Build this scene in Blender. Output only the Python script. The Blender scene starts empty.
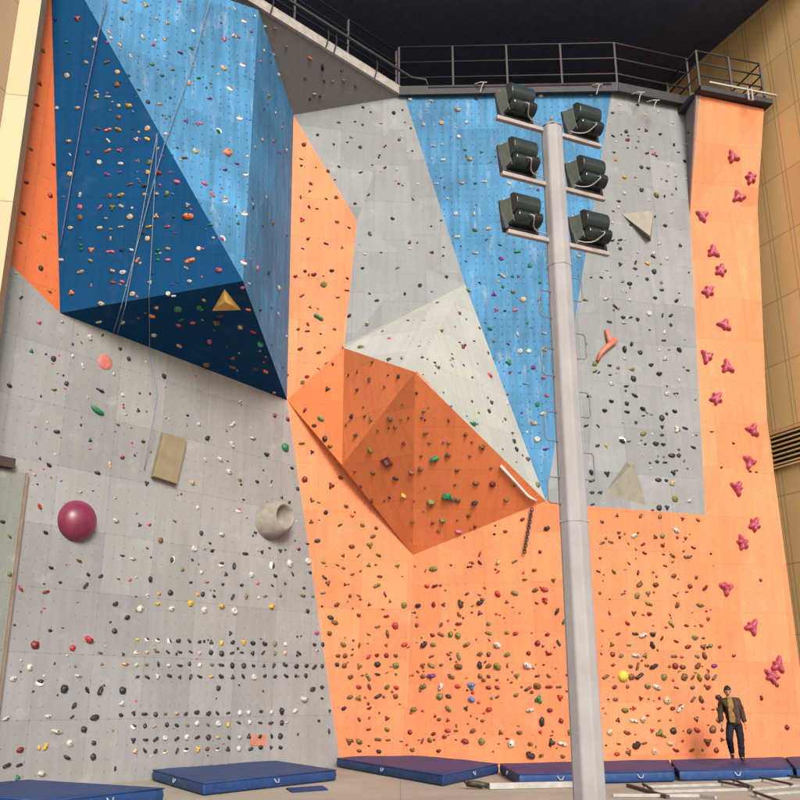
import bpy, bmesh, math, random
from mathutils import Vector, Matrix, noise
from mathutils.bvhtree import BVHTree

random.seed(7)
PI = math.pi
scene = bpy.context.scene
COL = scene.collection

# ------------------------------------------------------------------ camera
PITCH = math.radians(17.73)
FOC = 938.0
CAM = Vector((0.0, 0.0, 1.6))
cp, sp = math.cos(PITCH), math.sin(PITCH)
cam_d = bpy.data.cameras.new("camera")
cam = bpy.data.objects.new("camera", cam_d)
COL.objects.link(cam)
cam.location = CAM
cam.rotation_euler = (PI / 2 + PITCH, 0, 0)
cam_d.sensor_width = 36.0
cam_d.lens = 36.0 * FOC / 800.0
cam_d.clip_start = 0.1
cam_d.clip_end = 3000.0
scene.camera = cam


def ray(px, py):
    u = (px - 400.0) / FOC
    v = (400.0 - py) / FOC
    return Vector((u, cp - v * sp, sp + v * cp))


def at(px, py, Y):
    """survey helper: the point of a photo pixel at ground distance Y"""
    d = ray(px, py)
    return CAM + d * (Y / d.y)


def at_z(px, py, z):
    d = ray(px, py)
    return CAM + d * ((z - CAM.z) / d.z)


def on_plane(px, py, p0, n):
    d = ray(px, py)
    return CAM + d * ((p0 - CAM).dot(n) / d.dot(n))


def base_pt(px, Y, z=0.0):
    u = (px - 400.0) / FOC
    return Vector((u * (Y * cp + (z - CAM.z) * sp), Y, z))


# ------------------------------------------------------------------ helpers
def link(o, parent=None):
    COL.objects.link(o)
    if parent is not None:
        o.parent = parent
    return o


def tag(o, label=None, cat=None, group=None, kind=None):
    if label: o["label"] = label
    if cat: o["category"] = cat
    if group: o["group"] = group
    if kind: o["kind"] = kind
    return o


def thing(name, label, cat, loc=(0, 0, 0), rotz=0.0, group=None):
    o = bpy.data.objects.new(name, None)
    o.empty_display_size = 0.2
    COL.objects.link(o)
    o.location = loc
    o.rotation_euler = (0, 0, rotz)
    return tag(o, label, cat, group)


def obj(name, bm, mats, parent=None, smooth=False, loc=None):
    me = bpy.data.meshes.new(name)
    bm.normal_update()
    bm.to_mesh(me)
    bm.free()
    if not isinstance(mats, (list, tuple)):
        mats = [mats]
    for m in mats:
        me.materials.append(m)
    if smooth:
        for p in me.polygons:
            p.use_smooth = True
    o = bpy.data.objects.new(name, me)
    link(o, parent)
    if loc is not None:
        o.location = loc
    return o


def box(bm, x0, x1, y0, y1, z0, z1, M=None, mi=0):
    vs = [Vector((x, y, z)) for z in (z0, z1) for y in (y0, y1) for x in (x0, x1)]
    if M is not None:
        vs = [M @ v for v in vs]
    b = [bm.verts.new(v) for v in vs]
    for f in ((0, 2, 3, 1), (4, 5, 7, 6), (0, 1, 5, 4), (2, 6, 7, 3), (0, 4, 6, 2), (1, 3, 7, 5)):
        fc = bm.faces.new([b[i] for i in f])
        fc.material_index = mi
    return b


def frame_of(d):
    d = d.normalized()
    a = Vector((0, 0, 1)) if abs(d.z) < 0.9 else Vector((1, 0, 0))
    s = d.cross(a).normalized()
    return s, d.cross(s).normalized()


def tube(bm, pts, r, seg=8, mi=0, cap=True, r1=None):
    pts = [Vector(p) for p in pts]
    rings = []
    n = len(pts)
    prev_s = None
    for i, p in enumerate(pts):
        d = (pts[min(i + 1, n - 1)] - pts[max(i - 1, 0)])
        s, t = frame_of(d)
        if prev_s is not None:
            dn = d.normalized()
            s = (prev_s - dn * prev_s.dot(dn)).normalized()
            t = dn.cross(s).normalized()
        prev_s = s
        rr = r if r1 is None else r + (r1 - r) * i / (n - 1)
        rings.append([bm.verts.new(p + (s * math.cos(2 * PI * k / seg) + t * math.sin(2 * PI * k / seg)) * rr) for k in range(seg)])
    for a, b in zip(rings, rings[1:]):
        for k in range(seg):
            f = bm.faces.new((a[k], a[(k + 1) % seg], b[(k + 1) % seg], b[k]))
            f.material_index = mi
    if cap:
        for f in (bm.faces.new(rings[0][::-1]), bm.faces.new(rings[-1])):
            f.material_index = mi
    bmesh.ops.recalc_face_normals(bm, faces=bm.faces[:])


def bar(bm, a, b, w, h, mi=0):
    """rectangular bar from a to b; w is its horizontal width, h its other size"""
    a, b = Vector(a), Vector(b)
    d = b - a
    L = d.length
    d.normalize()
    up = Vector((0, 0, 1)) if abs(d.z) < 0.95 else Vector((0, 1, 0))
    s = d.cross(up).normalized()
    t = s.cross(d).normalized()
    M = Matrix(((d.x, s.x, t.x, a.x), (d.y, s.y, t.y, a.y), (d.z, s.z, t.z, a.z), (0, 0, 0, 1)))
    box(bm, 0, L, -w / 2, w / 2, -h / 2, h / 2, M, mi)


def bevel(o, w, seg=2, angle=35):
    m = o.modifiers.new("bevel", "BEVEL")
    m.width = w
    m.segments = seg
    m.limit_method = "ANGLE"
    m.angle_limit = math.radians(angle)
    return o


# ------------------------------------------------------------------ materials
class NT:
    def __init__(self, name, rough=0.6, spec=0.4, metal=0.0):
        self.m = bpy.data.materials.new(name)
        self.m.use_nodes = True
        self.t = self.m.node_tree
        self.b = self.t.nodes["Principled BSDF"]
        self.b.inputs["Roughness"].default_value = rough
        self.b.inputs["Metallic"].default_value = metal
        self.b.inputs["Specular IOR Level"].default_value = spec

    def n(self, typ, **kw):
        nd = self.t.nodes.new(typ)
        for k, v in kw.items():
            setattr(nd, k, v)
        return nd

    def put(self, sock, v):
        if isinstance(v, bpy.types.NodeSocket):
            self.t.links.new(v, sock)
        elif v is not None:
            sock.default_value = v

    def math(self, op, a, b=None, c=None, clamp=False):
        nd = self.n("ShaderNodeMath", operation=op)
        nd.use_clamp = clamp
        self.put(nd.inputs[0], a)
        self.put(nd.inputs[1], b)
        self.put(nd.inputs[2], c)
        return nd.outputs[0]

    def vmath(self, op, a, b=None, scale=None):
        nd = self.n("ShaderNodeVectorMath", operation=op)
        self.put(nd.inputs[0], a)
        self.put(nd.inputs[1], b)
        if scale is not None:
            self.put(nd.inputs["Scale"], scale)
        return nd.outputs["Value"] if op in ("LENGTH", "DOT_PRODUCT") else nd.outputs[0]

    def mix(self, fac, a, b, blend="MIX"):
        nd = self.n("ShaderNodeMix", data_type="RGBA", blend_type=blend)
        self.put(nd.inputs[0], fac)
        self.put(nd.inputs[6], a if isinstance(a, bpy.types.NodeSocket) else (*a[:3], 1))
        self.put(nd.inputs[7], b if isinstance(b, bpy.types.NodeSocket) else (*b[:3], 1))
        return nd.outputs[2]

    def noise(self, vec, scale, detail=3.0, rough=0.55):
        nd = self.n("ShaderNodeTexNoise")
        self.put(nd.inputs["Vector"], vec)
        nd.inputs["Scale"].default_value = scale
        nd.inputs["Detail"].default_value = detail
        nd.inputs["Roughness"].default_value = rough
        return nd.outputs["Fac"]

    def ramp(self, v, a, b, lo=0.0, hi=1.0):
        nd = self.n("ShaderNodeMapRange")
        self.put(nd.inputs[0], v)
        for i, x in zip((1, 2, 3, 4), (a, b, lo, hi)):
            nd.inputs[i].default_value = x
        return nd.outputs[0]

    def coord(self, which):
        return self.n("ShaderNodeTexCoord").outputs[which]

    def color(self, s):
        self.put(self.b.inputs["Base Color"], s)

    def bump(self, h, strength=0.2, dist=0.02):
        nd = self.n("ShaderNodeBump")
        nd.inputs["Strength"].default_value = strength
        nd.inputs["Distance"].default_value = dist
        self.put(nd.inputs["Height"], h)
        self.t.links.new(nd.outputs[0], self.b.inputs["Normal"])


def plain(name, col, rough=0.55, spec=0.4, metal=0.0, var=0.18, scale=6.0):
    k = NT(name, rough, spec, metal)
    f = k.noise(k.coord("Object"), scale, 4)
    c = k.mix(k.ramp(f, 0.3, 0.7), [x * (1 - var) for x in col], [min(1, x * (1 + var)) for x in col])
    k.color(c)
    return k.m


def panel_mat(name, col, dots=0.75, streak=0.1, tint=0.07, pitch=0.25, size=1.25, patch=0.1, scuff=None, dot_r=0.019, scuff_stretch=False, spec=0.25):
    """textured plywood climbing panel: t-nut holes, panel joints, sheet-to-sheet tint, chalk and rubber marks"""
    k = NT(name, 0.72, spec)
    uv = k.coord("UV")
    # sheets
    fl = k.vmath("FLOOR", k.vmath("SCALE", uv, scale=1.0 / size))
    wn = k.n("ShaderNodeTexWhiteNoise", noise_dimensions="2D")
    k.put(wn.inputs["Vector"], fl)
    tintv = k.ramp(wn.outputs["Value"], 0, 1, 1 - tint, 1 + tint)
    # wear
    pat = k.noise(uv, 0.55, 5, 0.6)
    mul = k.math("MULTIPLY", tintv, k.ramp(pat, 0.3, 0.7, 1 - patch, 1 + patch))
    st = k.vmath("MULTIPLY", uv, (5.5, 0.45, 1))
    stn = k.noise(st, 1.0, 5, 0.65)
    mul = k.math("MULTIPLY", mul, k.ramp(stn, 0.32, 0.68, 1 - streak, 1 + streak))
    gr = k.noise(uv, 55, 2)
    mul = k.math("MULTIPLY", mul, k.ramp(gr, 0.3, 0.7, 0.94, 1.06))
    base = k.mix(1.0, (*col, 1), k.n("ShaderNodeCombineColor").outputs[0], "MULTIPLY")
    cc = base.node.inputs[7].links[0].from_node
    for i in range(3):
        k.put(cc.inputs[i], mul)
    # pale chalk scuffs
    ch = k.noise(k.vmath("MULTIPLY", k.vmath("ADD", uv, (13.7, 4.1, 0)), (2.2, 0.5, 1) if scuff_stretch else (1.0, 1.0, 1)), 1.7, 6, 0.7)
    chf = k.ramp(ch, 0.56, 0.78, 0.0, 0.30 if scuff is None else scuff)
    chf.node.clamp = True
    base = k.mix(chf, base, (0.62, 0.62, 0.60))
    # rubber scuffs and small chips
    rs = k.noise(k.vmath("MULTIPLY", k.vmath("ADD", uv, (3.1, 7.9, 0)), (1.0, 1.6, 1)), 7.5, 3, 0.6)
    rsf = k.math("MULTIPLY", k.ramp(rs, 0.63, 0.72, 0.0, 0.30), k.ramp(k.noise(k.vmath("ADD", uv, (31.0, 2.2, 0)), 0.8, 2), 0.42, 0.6, 0.0, 1.0))
    for lk in rsf.node.inputs[:2]:
        lk.links[0].from_node.clamp = True
    base = k.mix(rsf, base, [c * 0.35 for c in col])
    # joints
    fr = k.vmath("FRACTION", k.vmath("SCALE", uv, scale=1.0 / size))
    sep = k.n("ShaderNodeSeparateXYZ"); k.put(sep.inputs[0], fr)
    ex = k.math("MINIMUM", sep.outputs[0], k.math("SUBTRACT", 1.0, sep.outputs[0]))
    ey = k.math("MINIMUM", sep.outputs[1], k.math("SUBTRACT", 1.0, sep.outputs[1]))
    seam = k.math("LESS_THAN", k.math("MINIMUM", ex, ey), 0.006 / size)
    base = k.mix(k.math("MULTIPLY", seam, 0.26), base, [c * 0.3 for c in col])
    # t-nut holes
    f2 = k.vmath("SUBTRACT", k.vmath("FRACTION", k.vmath("SCALE", k.vmath("ADD", uv, (pitch / 2, pitch / 2, 0)), scale=1.0 / pitch)), (0.5, 0.5, 0.0))
    s2 = k.n("ShaderNodeSeparateXYZ"); k.put(s2.inputs[0], f2)
    cb = k.n("ShaderNodeCombineXYZ"); k.put(cb.inputs[0], s2.outputs[0]); k.put(cb.inputs[1], s2.outputs[1])
    dl = k.vmath("LENGTH", cb.outputs[0])
    dot = k.ramp(dl, dot_r / pitch, dot_r * 0.5 / pitch, 0.0, 1.0)
    dot.node.clamp = True
    cell = k.vmath("FLOOR", k.vmath("SCALE", k.vmath("ADD", uv, (pitch / 2, pitch / 2, 0)), scale=1.0 / pitch))
    w2 = k.n("ShaderNodeTexWhiteNoise", noise_dimensions="2D"); k.put(w2.inputs["Vector"], cell)
    vis = k.ramp(w2.outputs["Value"], 0.0, 0.6, 0.15, 1.0); vis.node.clamp = True
    base = k.mix(k.math("MULTIPLY", k.math("MULTIPLY", dot, vis), dots), base, [c * 0.12 for c in col])
    k.color(base)
    k.bump(k.math("ADD", k.noise(uv, 90, 3), k.math("MULTIPLY", seam, -2.0)), 0.25, 0.004)
    return k.m


M = {}
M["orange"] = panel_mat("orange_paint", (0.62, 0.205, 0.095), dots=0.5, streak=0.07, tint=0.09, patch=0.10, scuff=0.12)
M["orange_shaded"] = panel_mat("orange_paint_shaded", (0.52, 0.125, 0.042), dots=0.45, streak=0.05, tint=0.05, patch=0.06, scuff=0.05)  # wall orange darkened: shade on the upper corner panel put into the colour
M["orange_box"] = panel_mat("box_orange_paint", (0.66, 0.19, 0.072), dots=0.45, streak=0.06, tint=0.06, patch=0.08, scuff=0.08)
M["rung_steel"] = plain("rung_steel", (0.15, 0.15, 0.155), 0.5)
M["blue"] = panel_mat("blue_paint", (0.046, 0.168, 0.315), dots=0.85, streak=0.24, tint=0.12, pitch=0.22, patch=0.20, scuff=0.30, dot_r=0.026, scuff_stretch=True)
M["navy"] = panel_mat("blue_paint_shaded", (0.0035, 0.045, 0.125), dots=0.35, streak=0.08, tint=0.05, patch=0.10, scuff=0.04, spec=0.05)  # overhang blue darkened to navy: shade on its turned-away face and underside
M["grey"] = panel_mat("grey_paint", (0.245, 0.25, 0.255), dots=0.5, streak=0.06, tint=0.08, patch=0.08, scuff=0.2)
M["grey_cool"] = panel_mat("cool_grey_paint", (0.205, 0.215, 0.225), dots=0.35, streak=0.06, tint=0.09, patch=0.09, scuff=0.15)
M["cream"] = panel_mat("cream_paint", (0.335, 0.345, 0.32), dots=0.35, streak=0.05, tint=0.05, patch=0.08, scuff=0.2)
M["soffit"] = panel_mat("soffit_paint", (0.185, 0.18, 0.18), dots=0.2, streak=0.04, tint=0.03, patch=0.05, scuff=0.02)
M["pale_side"] = panel_mat("pale_green_grey_paint", (0.20, 0.215, 0.19), dots=0.3, streak=0.06, tint=0.03, patch=0.06)
M["steel"] = plain("painted_steel", (0.026, 0.026, 0.029), 0.55, 0.3, 0.0)
M["dark_steel"] = plain("dark_steel", (0.032, 0.032, 0.036), 0.6, 0.3, 0.0)
M["fascia"] = plain("fascia_paint", (0.33, 0.31, 0.29), 0.6)
M["white_steel"] = plain("white_steel", (0.32, 0.32, 0.31), 0.4, 0.5)
M["mast"] = plain("galvanised_mast", (0.275, 0.265, 0.275), 0.62, 0.35, 0.0, 0.10, 2.2)
M["flood"] = plain("floodlight_paint", (0.020, 0.029, 0.026), 0.27, 0.6, 0.15, 0.25, 5)
M["flood_box"] = plain("gear_box_paint", (0.012, 0.014, 0.014), 0.4, 0.5, 0.2, 0.25, 5)
M["flood_pale"] = plain("floodlight_end_plate", (0.10, 0.125, 0.105), 0.45, 0.5, 0.2, 0.2, 5)
M["rope"] = plain("rope_sheath", (0.13, 0.11, 0.20), 0.8, 0.2, 0, 0.3, 20)
M["rope_pale"] = plain("pale_rope_sheath", (0.16, 0.19, 0.26), 0.8, 0.2, 0, 0.3, 20)
M["bolt"] = plain("bolt_steel", (0.02, 0.02, 0.02), 0.4, 0.5, 0.5)


def glass_mat():
    k = NT("lamp_glass", 0.08, 0.6)
    k.color((0.25, 0.27, 0.28, 1))
    return k.m


M["lens"] = glass_mat()


def concrete_mat():
    k = NT("concrete_paving", 0.78, 0.3)
    p = k.coord("Object")
    a = k.noise(p, 0.35, 6, 0.6)
    b = k.noise(p, 9, 4, 0.7)
    c = k.mix(k.ramp(a, 0.3, 0.7), (0.30, 0.275, 0.22), (0.42, 0.39, 0.325))
    c = k.mix(k.math("MULTIPLY", k.ramp(b, 0.45, 0.75), 0.35), c, (0.24, 0.225, 0.19))
    fr = k.vmath("FRACTION", k.vmath("SCALE", p, scale=1 / 3.2))
    s = k.n("ShaderNodeSeparateXYZ"); k.put(s.inputs[0], fr)
    e = k.math("MINIMUM", s.outputs[0], s.outputs[1])
    j = k.math("LESS_THAN", e, 0.004)
    c = k.mix(k.math("MULTIPLY", j, 0.6), c, (0.12, 0.11, 0.10))
    k.color(c)
    k.bump(k.noise(p, 60, 4, 0.7), 0.2, 0.01)
    return k.m


M["concrete"] = concrete_mat()


def cladding_mat(name, col, h0, hstep, v0, vstep, vgap, tilt=0.0):
    """metal / stone cladding with horizontal joints and paired vertical joints, UV in metres"""
    k = NT(name, 0.5, 0.35)
    uv = k.coord("UV")
    s = k.n("ShaderNodeSeparateXYZ"); k.put(s.inputs[0], uv)
    x, y = s.outputs[0], s.outputs[1]

    def line(v, off, step, w):
        f = k.math("FRACT", k.math("DIVIDE", k.math("SUBTRACT", v, off - 500 * step), step))
        return k.math("LESS_THAN", k.math("MINIMUM", f, k.math("SUBTRACT", 1.0, f)), w / step)
    g = line(y, h0, hstep, 0.014)
    g = k.math("MAXIMUM", g, line(x, v0, vstep, 0.014))
    g = k.math("MAXIMUM", g, line(x, v0 + vgap, vstep, 0.014))
    cell = k.n("ShaderNodeCombineXYZ")
    k.put(cell.inputs[0], k.math("FLOOR", k.math("DIVIDE", k.math("SUBTRACT", x, v0 - 500 * vstep), vstep)))
    k.put(cell.inputs[1], k.math("FLOOR", k.math("DIVIDE", k.math("SUBTRACT", y, h0 - 500 * hstep), hstep)))
    wn = k.n("ShaderNodeTexWhiteNoise", noise_dimensions="2D"); k.put(wn.inputs["Vector"], cell.outputs[0])
    f = k.math("ADD", k.math("MULTIPLY", wn.outputs["Value"], 0.5), k.math("MULTIPLY", k.noise(uv, 1.2, 5), 0.5))
    c = k.mix(f, [v * 0.88 for v in col], [v * 1.12 for v in col])
    c = k.mix(k.math("MULTIPLY", g, 0.5), c, [v * 0.18 for v in col])
    k.color(c)
    k.bump(k.math("MULTIPLY", g, -1.0), 0.5, 0.02)
    return k.m


# holds: colour code -> (words for the label, base colour)
HCOL = {
    "k": ("black", (0.020, 0.020, 0.022)), "g": ("green", (0.015, 0.15, 0.06)), "e": ("olive", (0.13, 0.13, 0.035)),
    "n": ("brown", (0.13, 0.06, 0.025)), "m": ("maroon", (0.15, 0.016, 0.018)), "r": ("red", (0.33, 0.03, 0.03)),
    "p": ("pink", (0.40, 0.08, 0.16)), "v": ("violet", (0.12, 0.03, 0.16)), "o": ("orange", (0.62, 0.16, 0.06)),
    "y": ("yellow", (0.46, 0.29, 0.045)), "w": ("off-white", (0.40, 0.39, 0.36)), "t": ("tan", (0.40, 0.29, 0.18)),
    "b": ("blue", (0.07, 0.16, 0.36)),
}
HM = {}
for _k, (_w, _c) in HCOL.items():
    HM[_k] = plain(_w.replace("-", "_") + "_resin", _c, 0.5, 0.45, 0, 0.3, 9)
M["chalk"] = plain("chalky_resin", (0.62, 0.61, 0.58), 0.8, 0.2)
M["speed"] = plain("speed_hold_resin", (0.33, 0.045, 0.085), 0.48, 0.5, 0, 0.45, 5)
# ------------------------------------------------------------------ the climbing wall
GN = Vector((0.77, -0.64, 0)).normalized()       # the grey slab's face normal
GP = Vector((-5.65, 20.65, 0))


def pg(px, py, h=0.0):
    return on_plane(px, py, GP + GN * h, GN)


def gpt(t, z):
    return Vector((GP.x + 0.64 * t, GP.y + 0.77 * t, z))


V = {}
V["GL0"] = gpt(-6.0, 0)
V["C0"] = base_pt(340.5, 25.58)
V["C1"] = pg(287, 400)
V["TR"] = pg(293.5, 115)
V["B1"] = pg(60, 313)
V["D0"] = pg(-60, 195)
V["GL1"] = gpt(-6.0, 19.2)
V["GTR"] = Vector((V["TR"].x, V["TR"].y, 19.2))
V["LT"] = pg(50, -62, 0.02)
V["R"] = pg(243, 281, 2.9)
V["F1"] = at(399, 97, 24.40)
FZ = V["F1"].z
FD = Vector((-0.71, -0.704, 0)).normalized()      # catwalk over the left slab runs this way
# fascia line of the left catwalk: chosen through the photo's (259,11)
_d = ray(259, 11); _s = (FZ - CAM.z) / _d.z
V["FM"] = CAM + _d * _s
FD = (V["FM"] - V["F1"]).normalized()
V["FL"] = V["F1"] + FD * 14
V["FT"] = at(258.5, 10, V["FM"].y - 0.45)
V["Q2"] = at(402.5, 90, 24.42)
V["QB"] = at(612.5, 86, 24.30)
V["S1"] = at(357, 221, 24.15)
V["P1W"] = on_plane(344, 348, V["TR"], (V["S1"] - V["TR"]).cross(V["C1"] - V["TR"]))
V["P1"] = at(344, 348, 23.0)
V["P2"] = at(415, 372, 20.9)
V["P4"] = at(413, 555, 25.1)
_on = (V["C1"] - V["C0"]).cross(V["P4"] - V["C0"])          # the lower orange wall leans out in one plane
V["P5"] = at(546, 501, 23.9)
_bn = (V["P5"] - V["P2"]).cross(V["P4"] - V["P2"])           # underside of the box
V["P3"] = on_plane(342, 465, V["P2"], _bn).lerp(on_plane(342, 465, V["C0"], _on), 0.70)
print("box corner", V["P3"][:], "tip", V["P5"][:])


def foot(px, _on=_on, ref=V["C0"]):
    """where a photo column meets the lower orange wall's foot"""
    u = (px - 400.0) / FOC
    a, b, c0 = _on.x, _on.y, _on.dot(ref)
    # x = u (y cp - 1.6 sp);  a x + b y = c0 at z = 0
    y = (c0 + a * u * CAM.z * sp) / (a * u * cp + b)
    return base_pt(px, y)


_n = (V["QB"] - V["Q2"]).cross(V["P5"] - V["Q2"])
V["C1M"] = on_plane(465, 284, V["Q2"], _n)
V["K"] = on_plane(415, 262, V["S1"], (V["Q2"] - V["S1"]).cross(V["C1M"] - V["S1"])) + Vector((0, 0.10, 0))
V["E1"] = foot(405)
_rn = (V["P5"] - V["P4"]).cross(V["E1"] - V["P4"])
V["E2"] = foot(497, _rn, V["P4"])
V["E3"] = foot(586, _rn, V["P4"])
V["E4"] = base_pt(717, 25.2)
V["E5"] = base_pt(813, 25.45)
V["GB1"] = on_plane(586, 506, V["P4"], _rn)
V["GB2"] = at(705.5, 515, 24.62)
V["QR"] = at(684, 106, 25.0)
V["SL"] = at(690, 215, 24.85)
V["ST"] = at(696.5, 95, 23.95)
V["SR"] = at(764, 109, 24.6)
V["SM"] = at(757.5, 205, 25.0)
V["SN"] = at(767, 420, 25.15)

FACETS = []      # (polygon points, panel key) for placing the holds


def uv_faces(me):
    lay = me.uv_layers.new(name="UVMap")
    for p in me.polygons:
        n = p.normal
        up = Vector((0, 0, 1)) - n * n.z
        if up.length < 0.2:
            up = Vector((0, 1, 0)) - n * n.y
        up.normalize()
        rt = up.cross(n).normalized()
        for li in p.loop_indices:
            co = me.vertices[me.loops[li].vertex_index].co
            lay.data[li].uv = (co.dot(rt) + 50, co.dot(up) + 50)


wall = thing("climbing_wall", "tall faceted climbing wall in orange, blue and grey panels under the dark canopy", "climbing wall")


def panel(name, polys, mats, key, label=None, thick=0.09, parent=wall):
    """one painted panel group as one mesh: polygons are lists of V names, optionally (list, material index)"""
    bm = bmesh.new()
    cache = {}

    def vv(k):
        co = V[k] if isinstance(k, str) else k
        kk = tuple(round(x, 5) for x in co)
        if kk not in cache:
            cache[kk] = bm.verts.new(co)
        return cache[kk]
    for p in polys:
        mi = 0
        if isinstance(p, tuple):
            p, mi = p
        pts = [V[k] if isinstance(k, str) else k for k in p]
        n = Vector((0, 0, 0))
        for i in range(len(pts)):
            n += pts[i].cross(pts[(i + 1) % len(pts)])
        c = sum(pts, Vector()) / len(pts)
        if n.dot(c - CAM) > 0:
            p = list(reversed(p)); pts.reverse()
        f = bm.faces.new([vv(k) for k in p])
        f.material_index = mi
        FACETS.append((pts, key))
    o = obj(name, bm, mats, parent)
    uv_faces(o.data)
    s = o.modifiers.new("thickness", "SOLIDIFY")
    s.thickness = thick
    s.offset = -1
    if label: o["label"] = label
    return o


panel("grey_slab", [["GL0", "C0", "C1", "B1", "D0"]], M["grey"], "slab", "large grey slab with rows of small holds")
panel("orange_upper_panel", [["D0", "B1", "C1", "TR", "GL1"]], M["orange_shaded"], "upper_orange", "deep shaded orange panel above the diagonal edge of the grey slab")
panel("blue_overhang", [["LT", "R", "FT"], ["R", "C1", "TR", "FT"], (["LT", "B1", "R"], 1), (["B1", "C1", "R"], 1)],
      [M["blue"], M["navy"]], "overhang", "huge blue overhang with shaded navy faces and a shaded navy underside")
panel("grey_soffit", [["TR", "F1", "FL"], ["TR", "FL", "GL1"]], M["soffit"], "soffit", "dark grey triangular soffit under the catwalk")
panel("orange_wall", [["C1", "TR", "S1"], ["C1", "S1", "P1W"], ["C1", "P4", "E1", "C0"], ["P4", "P5", "E2", "E1"],
                      ["P5", "GB1", "E3", "E2"], ["GB1", "GB2", "E4", "E3"],
                      ["ST", "SR", "SM", "SL"], ["SL", "SM", "SN", "GB2"], ["GB2", "SN", "E5", "E4"]],
      M["orange"], "orange", "bright orange wall with a tall speed strip at one side")
panel("orange_overhang", [["P1", "P2", "P3"], ["P1", "P3", "C1"], ["P2", "P5", "P4"], ["P2", "P4", "P3"], ["C1", "P3", "P4"], ["C1", "P1W", "P1"]], M["orange_box"], "box", "jutting orange box overhang with a dark underside")
panel("grey_panel", [["TR", "F1", "Q2", "S1"], ["Q2", "K", "S1"], ["Q2", "C1M", "K"], ["S1", "K", "P1W"], ["K", "C1M", "P1W"]],
      M["grey_cool"], "upper_grey", "faceted grey panel between the orange strip and the blue panel")
panel("cream_panel", [["P1", "C1M", "P2"], ["C1M", "P5", "P2"], ["P1", "P1W", "C1M"]], M["cream"], "cream", "pale cream panel above the orange box")
panel("blue_panel", [["Q2", "QB", "P5", "C1M"]], M["blue"], "blue", "bright blue panel tapering down to a point behind the mast")
panel("grey_tower_panel", [["QB", "QR", "SL"], ["QB", "SL", "GB2"], ["QB", "GB2", "GB1"], ["QB", "GB1", "P5"], (["QR", "ST", "SL"], 1)],
      [M["grey_cool"], M["soffit"]], "tower", "cool grey panel beside the tall orange strip")
# return edge that closes the wall's free right side
_back = Vector((0.55, 0.9, 0)).normalized() * 0.6
rb = bmesh.new()
col_a = [V["SR"], V["SM"], V["SN"], V["E5"]]
va = [rb.verts.new(p + Vector((0.002, 0.09, 0))) for p in col_a]
vb = [rb.verts.new(p + Vector((-0.15, 0.9, 0))) for p in col_a]
for i in range(3):
    rb.faces.new((va[i], vb[i], vb[i + 1], va[i + 1]))
ro = obj("side_return", rb, M["soffit"], wall)
uv_faces(ro.data)

# pale side panel, proud of the slab, with its brown trim strip
e1 = pg(26.5, 474); g1 = Vector((e1.x, e1.y, 0))
tdir = Vector((0.64, 0.77, 0)).normalized()
bm = bmesh.new()
Mx = Matrix(((tdir.x, GN.x, 0, g1.x), (tdir.y, GN.y, 0, g1.y), (0, 0, 1, 0), (0, 0, 0, 1)))
box(bm, -4.0, -0.06, 0.0, 0.07, 0.0, e1.z, Mx)
o = obj("pale_side_panel", bm, M["pale_side"], wall)
uv_faces(o.data)
pts = [Mx @ Vector(p) for p in ((-4, 0.07, 0), (-0.06, 0.07, 0), (-0.06, 0.07, e1.z), (-4, 0.07, e1.z))]
FACETS.append((pts, "side"))
bm = bmesh.new()
box(bm, -0.06, 0.0, 0.0, 0.10, 0.0, e1.z, Mx)
obj("trim_strip", bm, plain("brown_trim", (0.20, 0.15, 0.11), 0.5), wall)

# beam end above the side panel
bm = bmesh.new()
box(bm, -2.6, -0.36, 0.072, 0.20, e1.z + 0.02, e1.z + 0.22, Mx)
o = obj("steel_beam", bm, plain("brown_steel", (0.055, 0.035, 0.03), 0.5))
tag(o, "short dark brown steel beam end on the grey slab at the picture's left edge", "beam")
bevel(o, 0.01)

# ------------------------------------------------------------------ catwalk
M["anchor"] = plain("anchor_steel", (0.30, 0.29, 0.28), .5)
cat = thing("catwalk", "grey steel catwalk with railings running along the top of the climbing wall", "catwalk")
F1, FL = V["F1"].copy(), V["FL"].copy()
F2 = at(617, 83, 24.15); F3 = at(691, 100, 24.88)
F2.z = F3.z = FZ + 0.12
W1 = F1 + Vector((0, -0.06, 0.0)); W1.z = FZ + 0.12
out = Vector((FD.y, -FD.x, 0))
if out.dot(GN) < 0: out = -out
# pale fascia beam of the left run
bm = bmesh.new()
fa, fb = F1 + out * 0.03 + Vector((0, 0, 0.17)), FL + out * 0.03 + Vector((0, 0, 0.17))
bar(bm, fa - FD * 0.0, fb, 0.16, 0.30)
obj("fascia", bm, M["fascia"], cat)
bm = bmesh.new()
for a, b in ((W1, F2), (F2, F3)):
    bar(bm, a + Vector((0, -.04, 0.01)), b + Vector((0, -.04, 0.01)), 0.10, 0.30)
obj("edge_beam", bm, M["dark_steel"], cat)
# decks
bm = bmesh.new()
inn = -out * 1.3
for quad in ((F1 + Vector((0, 0, .33)), FL + Vector((0, 0, .33)), FL + inn + Vector((0, 0, .33)), F1 + inn + Vector((0, 0, .33))),):
    a = [bm.verts.new(p) for p in quad]; b = [bm.verts.new(p + Vector((0, 0, .05))) for p in quad]
    bm.faces.new(a); bm.faces.new(b[::-1])
    for i in range(4):
        bm.faces.new((a[i], b[i], b[(i + 1) % 4], a[(i + 1) % 4]))
for a0, b0 in ((W1, F2), (F2, F3)):
    quad = (a0 + Vector((0, .06, 0)), b0 + Vector((0, .06, 0)), b0 + Vector((0, 1.4, 0)), a0 + Vector((0, 1.4, 0)))
    a = [bm.verts.new(p) for p in quad]; b = [bm.verts.new(p + Vector((0, 0, .05))) for p in quad]
    bm.faces.new(a); bm.faces.new(b[::-1])
    for i in range(4):
        bm.faces.new((a[i], b[i], b[(i + 1) % 4], a[(i + 1) % 4]))
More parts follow.
